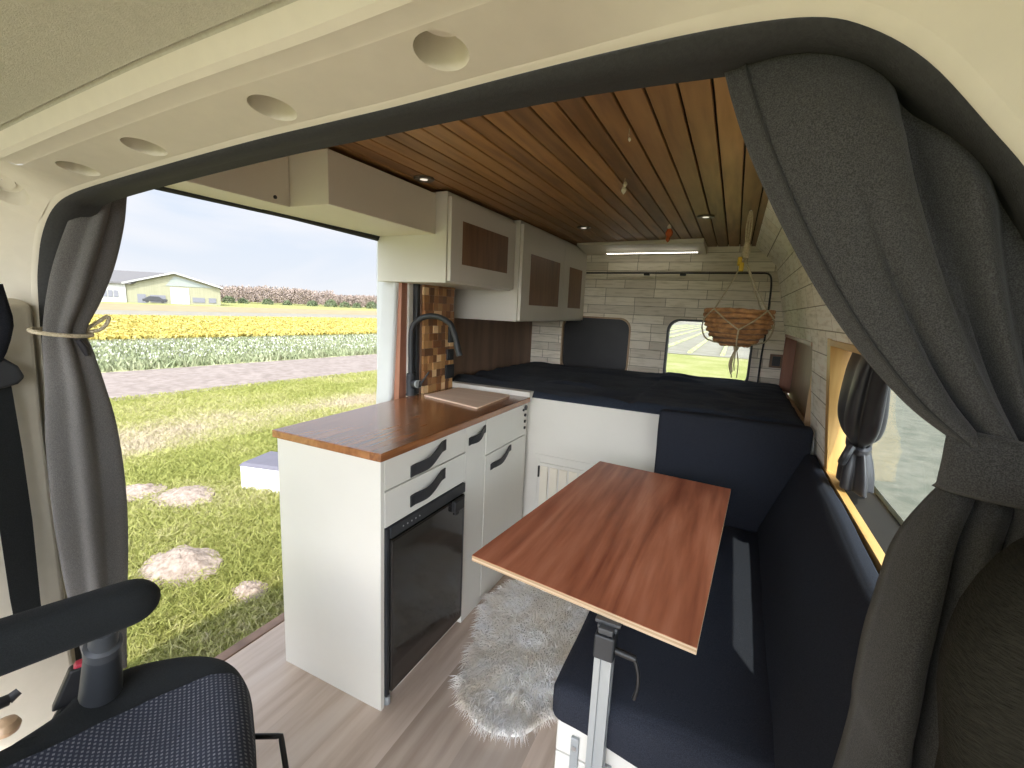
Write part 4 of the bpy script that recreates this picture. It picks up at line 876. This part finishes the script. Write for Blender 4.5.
mb = MB(); ks = [0, .008, .02, .04, .07, .10, .14, .18, .24, .32, .42, .55, .7, .85, .99]
mb.loft([[(p.x, p.y, .38) for p in shrink(OL, .03)], [(p.x, p.y, .46) for p in shrink(OL, -.005)]]+[[(p.x, p.y, hsurf(p)) for p in shrink(OL, k)] for k in ks], True)
cu = build('seat_cushion', mb, 'seat_trim', parent=ps, smooth=True, angle=60)
pb = [tuple(bp(u, v, 'z', .543)[:2]) for u, v in ((0, 771), (60, 741), (100, 719), (150, 695), (200, 679), (246, 672))]
k0 = min(range(len(OL)), key=lambda i: (OL[i]-Vector(bp(250, 676, 'z', .545)[:2])).length); k1 = min(range(len(OL)), key=lambda i: (OL[i]-e2).length)
front = [lerp(p, SC, .004) for p in OL[k0:k1]]; e4 = lerp(Vector((e3.x, e3.y)), SC, .2)
PB = [Vector((p.x, p.y)) for p in smoothpts([(a, b, 0) for a, b in pb], 5)]+front+[e4]; PC = sum(PB, Vector((0, 0)))/len(PB)
mb = MB(); mb.loft([[(p.x, p.y, hsurf(p)+.0028) for p in [lerp(q, PC, k) for q in PB]] for k in (0, .01, .025, .05, .09, .15, .25, .4, .6, .8, .99)], True)
mb.loft([[(p.x, p.y, hsurf(p)+.0028) for p in front], [(q.x, q.y, .47) for q in [lerp(p, SC, -.009) for p in front]], [(q.x, q.y, .41) for q in [lerp(p, SC, -.004) for p in front]]], False)
build('patterned_fabric', mb, 'seat_pattern', parent=cu, smooth=True, angle=60)
build('seat_pan', MB().prism([seatp(-.12, .06, .26), seatp(.33, .06, .26), seatp(.33, .50, .26), seatp(-.12, .50, .26)], [seatp(-.12, .04, .43), seatp(.33, .04, .43), seatp(.33, .5, .43), seatp(-.12, .5, .43)]), 'blackmatte', parent=ps, bevel=.02)
build('swivel_base', MB().prism([seatp(-.08, .12, 0), seatp(.30, .12, 0), seatp(.30, .48, 0), seatp(-.08, .48, 0)], [seatp(-.08, .12, .26), seatp(.30, .12, .26), seatp(.30, .48, .26), seatp(-.08, .48, .26)]), 'blackmatte', parent=ps, bevel=.02)
# adjusting bar in front of the cushion
a0, a1, a2 = bp(250, 736.5, 'z', .44), bp(281, 736, 'z', .44), bp(287, 775, 'z', .40)
a2 = a1+(a2-a1)*1.8
build('adjusting_bar', MB().tube([a0, a0*.12+a1*.88, a1, a1*.93+a2*.07, a2], .0055, 10), 'black', parent=ps, smooth=True)
# armrest
T0 = Vector(bp(160, 591, 'z', .765)); T1 = Vector(bp(0, 646, 'z', .765)); dr_ = (T1-T0).normalized(); nr = Vector((-dr_.y, dr_.x, 0)); nr = nr if nr.dot(Vector((1, -.5, 0))) > 0 else -nr
mb = MB(); R = []; Lr = .45
for k in range(26):
    t = (k/25)**2; b = t*Lr; e = math.sqrt(max(0, 1-(1-min(1, b/.05))**2))*.995+.005; c_ = T0+dr_*b+nr*.004; w = .034*e; h = .040*e*(1+.2*t)
    R.append([c_+nr*w*math.copysign(abs(math.cos(a))**.75, math.cos(a))+Vector((0, 0, h*math.copysign(abs(math.sin(a))**.75, math.sin(a)))) for a in [2*math.pi*q/28 for q in range(28)]])
mb.loft(R, True, True); build('armrest', mb, 'seat_trim', parent=ps, smooth=True, angle=80)
pa, pb_ = Vector(bp(104, 628, 'z', .735)), Vector(bp(101, 690, 'z', .56))
build('armrest_pivot', MB().tube([pb_, pa.lerp(pb_, .35)], [.034, .028], 18), 'blackmatte', parent=ps, smooth=True)
build('pivot_collar', MB().tube([pa.lerp(pb_, .35), pa.lerp(pb_, .24), pa.lerp(pb_, .22), pa], [.0290, .0290, .022, .022], 18), 'grey_plastic', parent=ps, smooth=True)
# backrest and headrest (mostly behind the picture's left edge)
def bk_(a, b, z): return seatp(a, .50+b, z)
bb = MB(); rr = []
for z, w, d0 in ((.50, .20, 0), (.62, .235, .0), (.85, .245, .03), (1.0, .235, .06), (1.10, .19, .08), (1.14, .12, .09)):
    rr.append([tuple(bk_(.105+w*math.copysign(abs(math.cos(a))**.5, math.cos(a)), d0+.06+.055*math.copysign(abs(math.sin(a))**.6, math.sin(a)), z)) for a in [2*math.pi*q/28 for q in range(28)]])
bb.loft(rr, True, True); build('backrest', bb, 'seat_trim', parent=ps, smooth=True, angle=70)
# buckle
bu = thing('belt_buckle', 'black seat belt buckle with a red button beside the passenger seat', 'seat belt buckle', (-.2, -.55, .3))
b1 = Vector(bp(90, 660, 'x', -.19)); b2 = Vector(bp(70, 697, 'x', -.20)); ax_ = (b2-b1).normalized(); s1 = Vector((.35, .94, 0)).normalized()
def bprism(o, d, L0, L1, w0, w1, th):
    n_ = d.cross(s1).normalized(); return MB().hexa([o+d*L0-s1*w0-n_*th, o+d*L0+s1*w0-n_*th, o+d*L0+s1*w0+n_*th, o+d*L0-s1*w0+n_*th, o+d*L1-s1*w1-n_*th, o+d*L1+s1*w1-n_*th, o+d*L1+s1*w1+n_*th, o+d*L1-s1*w1+n_*th])
build('housing', bprism(b1, ax_, .002, .085, .030, .022, .013), 'black', parent=bu, bevel=.005, seg=3)
build('release_button', bprism(b1, ax_, -.006, .006, .024, .024, .010), 'red', parent=bu, bevel=.003)
build('stalk', MB().tube([b1+ax_*.08, b1+ax_*.16, b1+ax_*.16+Vector((.0, 0, -.10))], [.010, .010, .012], 10), 'black', parent=bu)
# seat belt and shoulder guide on the pillar
sb = thing('seat_belt', 'black seat belt hanging down the cream pillar at the left edge', 'seat belt', (-.63, -.60, .3))
def strip_px(pl, pr, x0, th=.003):
    a = [Vector(bp(u, v, 'x', x0)) for u, v in pl]; b = [Vector(bp(u, v, 'x', x0)) for u, v in pr]
    return MB().loft([[p, q_, q_+Vector((th, 0, 0)), p+Vector((th, 0, 0))] for p, q_ in zip(a, b)], True, True)
build('webbing', strip_px([(-30, 385), (-14, 450), (-2, 520), (10, 600), (18, 640)], [(10, 380), (22, 450), (32, 520), (40, 600), (45, 640)], -.625), 'seat_trim', parent=sb)
g0 = Vector(bp(4, 372, 'x', -.62)); 
build('belt_guide', MB().prism([Vector(bp(u, v, 'x', -.632)) for u, v in ((-20, 340), (2, 357), (18, 366), (25, 377), (18, 384), (4, 388), (-20, 392))], [Vector(bp(u, v, 'x', -.602)) for u, v in ((-20, 340), (2, 357), (18, 366), (25, 377), (18, 384), (4, 388), (-20, 392))]), 'blackmatte', parent=sb, bevel=.006, seg=3)
# passenger door window/mirror-dark glass shape at far left
cvr = tag(build('coat_sleeve', MB().loft([[Vector(bp(u-d, v, 'x', -.60))+Vector((.012*math.sin(math.pi*k/6), 0, 0)) for k, d in enumerate((0, 6, 14, 22, 30, 38, 44))] for u, v in ((2, 284), (7, 300), (12, 316), (13, 326), (10, 340), (6, 352), (1, 362))], False), 'navy', loc=(-.6, -.55, 1.1), smooth=True, angle=180, solid=.004), 'dark navy cloth edge hanging on the pillar at the far left', 'cloth')
bpy.data.objects['coat_sleeve'].name = 'hanging_cloth'
# door pull and tan bit at the lower left corner
dp = thing('door_pull', 'black pull handle with a grey tip at the lower left corner', 'door handle', (-.6, -.62, .2))
h0, h1, h2 = Vector(bp(-20, 712, 'x', -.52)), Vector(bp(8, 700, 'x', -.52)), Vector(bp(19, 691, 'x', -.52))
build('grip', MB().tube([h0, h1], [.013, .013], 12), 'black', parent=dp, smooth=True); build('tip', MB().tube([h1, h2], [.012, .009], 12), 'grey_plastic', parent=dp, smooth=True)
tag(build('wooden_knob', MB().lathe([(.005, -.02), (.022, -.012), (.026, 0), (.020, .014), (.005, .02)], tuple(bp(6, 727, 'x', -.50)), 16), 'tan_panel', loc=tuple(bp(6, 727, 'x', -.50)), smooth=True), 'small tan rounded knob at the lower left corner below the black handle', 'knob')
# driver seat at right
ds = thing('driver_seat', 'dark ribbed fabric seat back filling the lower right corner', 'car seat', (1.3, -.72, 0))
mb = MB(); R = []
prf = [bp(u, v, 'y', -.715) for u, v in ((945, 768), (942, 700), (946, 668), (955, 640), (967, 614), (985, 590), (1004, 571), (1024, 556))]
prf = [(.45, float(prf[0][0])+.01), (.8, float(prf[0][0])+.004)]+[(float(p[2]), float(p[0])) for p in prf]+[(float(prf[-1][2])+.022, float(prf[-1][0])+.05), (float(prf[-1][2])+.030, float(prf[-1][0])+.12)]
for z, xl in prf:
    c_ = 1.36; w = c_-xl; R.append([(c_+w*math.copysign(abs(math.cos(a))**.45, math.cos(a)), -.715+.055*math.copysign(abs(math.sin(a))**.7, math.sin(a)), z) for a in [2*math.pi*q/32 for q in range(32)]])
mb.loft(R, True, True); build('backrest', mb, 'driver_fabric', parent=ds, smooth=True, angle=70)
build('base', MB().box(1.08, -1.2, 0, 1.5, -.68, .44), 'blackmatte', parent=ds, bevel=.03)
# ================================================================== OUTSIDE
def gpoly(name, q, m, dz, tagk='structure', n=1):
    mb = MB(); mb.add([(x, y, gz(x, y)+dz) for x, y in q], [tuple(range(len(q)))]); o = build(name, mb, m); o['kind'] = tagk; return o
# meadow base
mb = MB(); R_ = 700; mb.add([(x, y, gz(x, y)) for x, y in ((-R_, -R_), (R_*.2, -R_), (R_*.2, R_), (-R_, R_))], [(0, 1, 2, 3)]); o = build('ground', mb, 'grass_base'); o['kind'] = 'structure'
# bands of the field, all running along the same direction
dirv = Vector((.135, 1)).normalized(); nv = Vector((-dirv.y, dirv.x))
def band(d): return Vector((0, 0))+nv*d
def dist_of(u, v): p = gp(u, v); return float(Vector((p[0], p[1])).dot(nv))
D_tr0 = (dist_of(110, 398)+dist_of(375, 376))/2; D_tr1 = (dist_of(110, 375)+dist_of(376, 353))/2; D_wf = (dist_of(95, 347)+dist_of(376, 338))/2
D_y1 = dist_of(230, 319.5); D_p1 = dist_of(230, 312.5); D_o1 = dist_of(230, 307)
def strip_band(name, d0, d1, m, dz, a=-60, b=200):
    q = [dirv*a+nv*d0, dirv*b+nv*d0, dirv*b+nv*d1, dirv*a+nv*d1]; return gpoly(name, [(p.x, p.y) for p in q], m, dz)
strip_band('path', D_tr0, D_tr1, 'track', .012)
strip_band('flower_bed', D_tr1, D_wf, 'bed_green', .012); strip_band('flower_bed', D_wf, D_y1, 'bed_green', .014, -60, 300)
strip_band('crop_strip', D_y1, D_p1, 'pale_crop', .02, -100, 500); strip_band('crop_strip', D_p1, D_o1, 'ochre', .03, -200, 700)
def scatter(name, n, d0, d1, a0, a1, h, w, mname, lab, cat, up=0., lean=.5, bias=1., minh=.5, rows=0):
    dd = d0+(d1-d0)*rng.random(n)**bias; 
    # keep the scatter inside the wedge seen through the door
    aa = rng.uniform(0, 1, n); lo = -.36*dd; hi = dd*1.15+1.2; aa = np.maximum(a0, lo)+(np.minimum(a1, hi)-np.maximum(a0, lo))*aa
    if rows is not None and rows > 0: keep = np.abs(dd-rows) > .45; dd = dd[keep]; aa = aa[keep]; n = len(dd)
    if 0: dd = np.round(dd/rows)*rows+rng.normal(0, rows*.16, n)
    x = dirv.x*aa+nv.x*dd; y = dirv.y*aa+nv.y*dd
    z = GZ+GS*(GD[0]*x+GD[1]*y)+up; H = h*rng.uniform(minh, 1.15, n); b0 = np.stack([x, y, z], 1)
    dr = np.stack([rng.normal(0, lean, n), rng.normal(0, lean, n), np.ones(n)], 1)*H[:, None]; tip = b0+dr; mid = b0+dr*.55+np.array([0, 0, 1])*H[:, None]*.10
    o = blades_mesh(name, b0, tip, mid, w*rng.uniform(.6, 1.3, n), mname, kind='stuff'); tag(o, lab, cat); return o
D0 = .95
scatter('grass', 120000, .85, 4.2, -2, 8, .055, .007, 'grass', 'short sunlit meadow grass just outside the sliding door', 'grass', bias=.9, lean=.8)
scatter('grass', 140000, 4.2, D_tr0+.25, -6, 14, .055, .009, 'grass', 'farther meadow grass between the molehills and the dirt track', 'grass', lean=.8)
scatter('flower_leaves', 60000, D_tr1, D_wf+.8, -8, 32, .20, .045, 'leafgreen', 'pale green leaves of the nearest bulb bed behind the track', 'leaves', lean=.35)
scatter('white_flowers', 3000, D_tr1+.6, D_wf, -8, 30, .045, .045, 'petal_white', 'white blossoms scattered over the nearest green bulb bed', 'flowers', up=.20, lean=.4, minh=.9)
scatter('yellow_flowers', 90000, D_wf+.6, D_y1, -14, 75, .10, .13, 'petal_yellow', 'broad band of yellow daffodils in rows beyond the green bed', 'flowers', up=.22, lean=.6, minh=.9, bias=1.2, rows=dist_of(230, 326.5))
# molehills
for (u, v, r, h, lb_) in ((140, 494, .20, .05, 'low pale molehill nearest the tied left curtain'), (186, 499, .24, .06, 'pale molehill in the middle of the lawn, right of the low one'), (181, 568, .24, .09, 'largest crumbly molehill, just above the armrest'), (250, 594, .10, .04, 'smallest pale molehill close to the kitchen end panel')):
    c = gp(u, v); mb = MB(); G = []
    for j in range(14):
        rr_ = r*(1-j/13); row = []
        for k in range(36):
            a = 2*math.pi*k/36; q = rr_*(1+.22*noise.noise((math.cos(a)*2+u, math.sin(a)*2, 1))); x = c[0]+q*math.cos(a)*1.25; y = c[1]+q*math.sin(a)
            hh = h*(math.cos(math.pi*rr_/r)*.5+.5)+.02*noise.noise((x*20, y*20, 0))+.012*noise.noise((x*50, y*50, 3)); row.append((x, y, gz(x, y)+(-.01 if j == 0 else .03)+hh))
        G.append(row)
    mb.loft(G, True); o = build('molehill', mb, 'soil', loc=(float(c[0]), float(c[1]), float(gz(c[0], c[1]))), smooth=True, angle=50); tag(o, lb_, 'molehill', 'molehills on the lawn')
# white box with grey lid
p0 = gp(241, 489); p1 = gp(277, 494); e = Vector((p1[0]-p0[0], p1[1]-p0[1])).normalized(); nn_ = Vector((-e.y, e.x)); zb = float(gz(p0[0], p0[1]))
b = thing('storage_box', 'white box with a grey lid standing on the grass behind the kitchen unit', 'box', (float(p0[0]), float(p0[1]), zb))
def bq(a, d, z): v = Vector((p0[0], p0[1]))+e*a+nn_*d; return (v.x, v.y, zb+z)
hb_ = float(bp(241, 463, 'y', p0[1])[2])-zb; LB = 1.0; WB = .42
build('body', MB().prism([bq(0, 0, 0), bq(LB, 0, 0), bq(LB, WB, 0), bq(0, WB, 0)], [bq(0, 0, hb_-.03), bq(LB, 0, hb_-.03), bq(LB, WB, hb_-.03), bq(0, WB, hb_-.03)]), 'box_white', parent=b, bevel=.012, seg=3)
build('lid', MB().prism([bq(-.01, -.01, hb_-.03), bq(LB+.01, -.01, hb_-.03), bq(LB+.01, WB+.01, hb_-.03), bq(-.01, WB+.01, hb_-.03)], [bq(.02, .02, hb_), bq(LB-.02, .02, hb_), bq(LB-.02, WB-.02, hb_), bq(.02, WB-.02, hb_)]), 'box_lid', parent=b, bevel=.006)
# barn
BDm = 140
Bq = {k: far(*v, BDm) for k, v in dict(a=(127, 303), b=(221, 305.5), c=(222, 291.5), d=(127, 284), t=(174, 274)).items()}
A0 = Vector(Bq['a'][:2]); B0 = Vector(Bq['b'][:2]); ex = (B0-A0); WBn = ex.length; ex.normalize(); en = Vector((-ex.y, ex.x)); 
if en.dot(Vector(CAM[:2])-A0) > 0: en = -en
zg_ = float(Bq['a'][2]); eh = float(Bq['d'][2])-zg_; th_ = float(Bq['t'][2])-zg_; LBn = 55
barn = thing('barn', 'long green and white gabled barn beyond the daffodil field', 'barn', (A0.x, A0.y, zg_))
lean_ = en
def bw(s, d, z): v = A0+ex*s+en*d; return (v.x, v.y, zg_+z)
bz = -1.0
build('walls', MB().prism([bw(0, 0, bz), bw(WBn, 0, bz), bw(WBn, 0, eh), bw(WBn/2, 0, th_), bw(0, 0, eh)], [bw(0, LBn, bz), bw(WBn, LBn, bz), bw(WBn, LBn, eh), bw(WBn/2, LBn, th_), bw(0, LBn, eh)]), 'barn_wall', parent=barn)
build('gable_panel', MB().prism([bw(WBn*.40, -.1, eh*1.02), bw(WBn*.93, -.1, eh*1.02), bw(WBn/2, -.1, th_-.5)], [bw(WBn*.40, 0, eh*1.02), bw(WBn*.93, 0, eh*1.02), bw(WBn/2, 0, th_-.5)]), 'barn_gable', parent=barn)
for s0, s1_, nm in ((-.6, WBn/2, 'roof'), (WBn/2, WBn+.6, 'roof')):
    z0_ = eh-.1 if s0 < 0 else th_; z1_ = th_ if s0 < 0 else eh-.1
    build(nm, MB().prism([bw(s0, -.8, z0_), bw(s1_, -.8, z1_), bw(s1_, LBn+.8, z1_), bw(s0, LBn+.8, z0_)], [bw(s0, -.8, z0_+.4), bw(s1_, -.8, z1_+.4), bw(s1_, LBn+.8, z1_+.4), bw(s0, LBn+.8, z0_+.4)]), 'barn_roof', parent=barn)
    build('fascia', MB().prism([bw(s0, -1.0, z0_+.05), bw(s1_, -1.0, z1_+.05), bw(s1_, -1.0, z1_+.45), bw(s0, -1.0, z0_+.45)], [bw(s0, -.8, z0_+.05), bw(s1_, -.8, z1_+.05), bw(s1_, -.8, z1_+.45), bw(s0, -.8, z0_+.45)]), 'barn_white', parent=barn)
def bpx(u): return (u-127)/(221-127)*WBn
for u0, u1, z0_, z1_, mm, nm in ((169, 188, -.4, 4.1, 'barn_white', 'door'), (137, 145, 0, 2.2, 'window_dark', 'door'), (149, 164, .4, 2.1, 'window_dark', 'window'), (191, 204, .7, 1.9, 'window_dark', 'window'), (208, 216, .7, 1.9, 'window_dark', 'window')):
    build(nm, MB().prism([bw(bpx(u0), -.12, z0_), bw(bpx(u1), -.12, z0_), bw(bpx(u1), -.12, z1_), bw(bpx(u0), -.12, z1_)], [bw(bpx(u0), .05, z0_), bw(bpx(u1), .05, z0_), bw(bpx(u1), .05, z1_), bw(bpx(u0), .05, z1_)]), mm, parent=barn)
# white lean-to on the left of the barn
build('annex', MB().prism([bw(-11, -.3, bz), bw(0, -.3, bz), bw(0, -.3, eh), bw(-11, -.3, eh)], [bw(-11, 18, bz), bw(0, 18, bz), bw(0, 18, eh), bw(-11, 18, eh)]), 'barn_white', parent=barn)
build('annex_roof', MB().prism([bw(-11.5, -.9, eh), bw(1, -.9, eh), bw(WBn*.45, 6, th_), bw(-11.5, 6, th_-.2)], [bw(-11.5, -.9, eh+.4), bw(1, -.9, eh+.4), bw(WBn*.45, 6, th_+.3), bw(-11.5, 6, th_+.1)]), 'barn_roof', parent=barn)
for u0, u1 in ((104, 110), (111, 115), (116, 120)):
    build('window', MB().prism([bw(bpx(u0), -.42, 1.3), bw(bpx(u1), -.42, 1.3), bw(bpx(u1), -.42, 2.8), bw(bpx(u0), -.42, 2.8)], [bw(bpx(u0), -.25, 1.3), bw(bpx(u1), -.25, 1.3), bw(bpx(u1), -.25, 2.8), bw(bpx(u0), -.25, 2.8)]), 'window_dark', parent=barn)
# parked car before the barn
cc = far(155, 303, 134); car = thing('car', 'small dark car parked in front of the green barn', 'car', tuple(float(v) for v in cc))
def cw(s, d, z): v = Vector((cc[0], cc[1]))+ex*s+en*d; return (v.x, v.y, float(cc[2])+z)
pr = [(-2.2, .35), (2.3, .35), (2.35, .85), (1.3, 1.0), (.7, 1.5), (-1.0, 1.55), (-1.9, 1.0), (-2.25, .9)]
build('body', MB().prism([cw(a, 0, z) for a, z in pr], [cw(a, 1.7, z) for a, z in pr]), 'black', parent=car, bevel=.1)
for a in (-1.4, 1.45): build('wheel', MB().lathe([(.33, 0), (.33, .2)], cw(a, -.02, .33), 16, (en.x, en.y, 0)), 'seal', parent=car)
# woodland on the horizon: uncountable bare crowns
def woodland(n_trees=560, per=120):
    c = rng.random((n_trees, 2)); base = []
    u = 60+c[:, 0]*400; dst = 255+c[:, 1]*60; cen = []; hts = []
    for uu, d_ in zip(u, dst):
        p = far(uu, 300, d_); z = gz(p[0], p[1]); hgt = (rng.uniform(8, 9.6)+2.0*noise.noise((uu*.02, 0, 0)))*(1.08 if uu < 330 else .85); cen.append((p[0], p[1], z)); hts.append(hgt)
    cen = np.repeat(np.array(cen), per, 0); hts = np.repeat(np.array(hts), per); n = len(hts)
    th = rng.uniform(0, 2*np.pi, n); rr_ = rng.random(n)**.5*2.8; zz = rng.uniform(.05, .8, n); k = np.sqrt(np.clip(1-((zz-.5)/.6)**2, .1, 1))
    b0 = cen+np.stack([rr_*np.cos(th)*k, rr_*np.sin(th)*k, zz*hts], 1); dr = np.stack([np.cos(th)*.6, np.sin(th)*.6, np.ones(n)*.8], 1)*rng.uniform(.6, 1.1, n)[:, None]
    o = blades_mesh('woodland', b0, b0+dr, b0+dr*.5, rng.uniform(.35, .6, n), 'twig', kind='stuff'); tag(o, 'bare brown woodland along the horizon right of the barn', 'woodland')
woodland()
for i, (u, v, s_) in enumerate(((229, 303.5, 1.5), (243, 305, 1.1), (268, 306, 1.3), (287, 307, 1.0), (312, 308, 1.4), (331, 308.5, 1.8), (345, 309, 1.4), (357, 309, 1.2), (372, 310, 1.7))):
    c = far(u, v, 235); zb_ = float(gz(c[0], c[1])); n = 500; th = rng.uniform(0, 2*np.pi, n); ph = rng.uniform(-.1, 1, n); b0 = np.stack([c[0]+s_*1.5*np.cos(th)*np.sqrt(1-np.clip(ph, 0, 1)**2), c[1]+s_*1.5*np.sin(th)*np.sqrt(1-np.clip(ph, 0, 1)**2), zb_+(ph+.1)*s_*1.6], 1)
    dr = rng.normal(0, .4, (n, 3)); o = blades_mesh('bush', b0, b0+dr, b0+dr*.5, .35, 'bush', loc=(float(c[0]), float(c[1]), zb_))
    tag(o, 'dark green bush at the foot of the bare woodland', 'bush', 'dark bushes along the wood edge')
# ground to the right of the van with tree shade, rear field
gpoly('driveway', [(2.0, -12), (60, -12), (60, 30), (2.0, 30)], 'gravel', .015)
gpoly('crop_field', [(-12, 24), (14, 24), (70, 200), (-40, 200)], 'pale_crop', .02)
mb = MB()
for k in range(-7, 8): a = Vector((.5+k*1.6, 25)); b2_ = a+Vector((k*.02, 110)); mb.tube([(a.x, a.y, gz(a.x, a.y)+.06), (b2_.x, b2_.y, gz(b2_.x, b2_.y)+.06)], .12, 6)
o = build('crop_rows', mb, 'bed_green'); tag(o, 'low green crop rows in the field behind the van', 'crop rows', kind='stuff')
def tree(x, y, h, seed, label):
    r = random.Random(seed); z = gz(x, y); t = thing('bare_tree', label, 'tree', (x, y, z)); mb = MB(); mb.tube([(x, y, z), (x+.1, y, z+h*.5), (x, y+.1, z+h)], [h*.028, h*.018, .02], 8); build('trunk', mb, 'bark', parent=t)
    mb = MB()
    def br(p, d, L, w, k):
        q = p+d*L; mb.tube([p, p+d*L*.5+Vector((r.uniform(-.05, .05),)*3)*L, q], [w, w*.7, w*.45], 5, False)
        if k: 
            for _ in range(4): br(p+d*L*r.uniform(.4, 1), (d+Vector((r.uniform(-.7, .7), r.uniform(-.7, .7), r.uniform(-.3, .5)))).normalized(), L*r.uniform(.5, .7), w*.5, k-1)
    for i in range(12):
        a = r.uniform(0, 6.28); br(Vector((x, y, z+h*r.uniform(.3, .95))), Vector((math.cos(a), math.sin(a), r.uniform(.2, .7))).normalized(), h*.28, h*.009, 3)
    build('branches', mb, 'bark', parent=t)
tree(8.2, -6.5, 8.5, 3, 'bare tree standing outside to the right of the van')
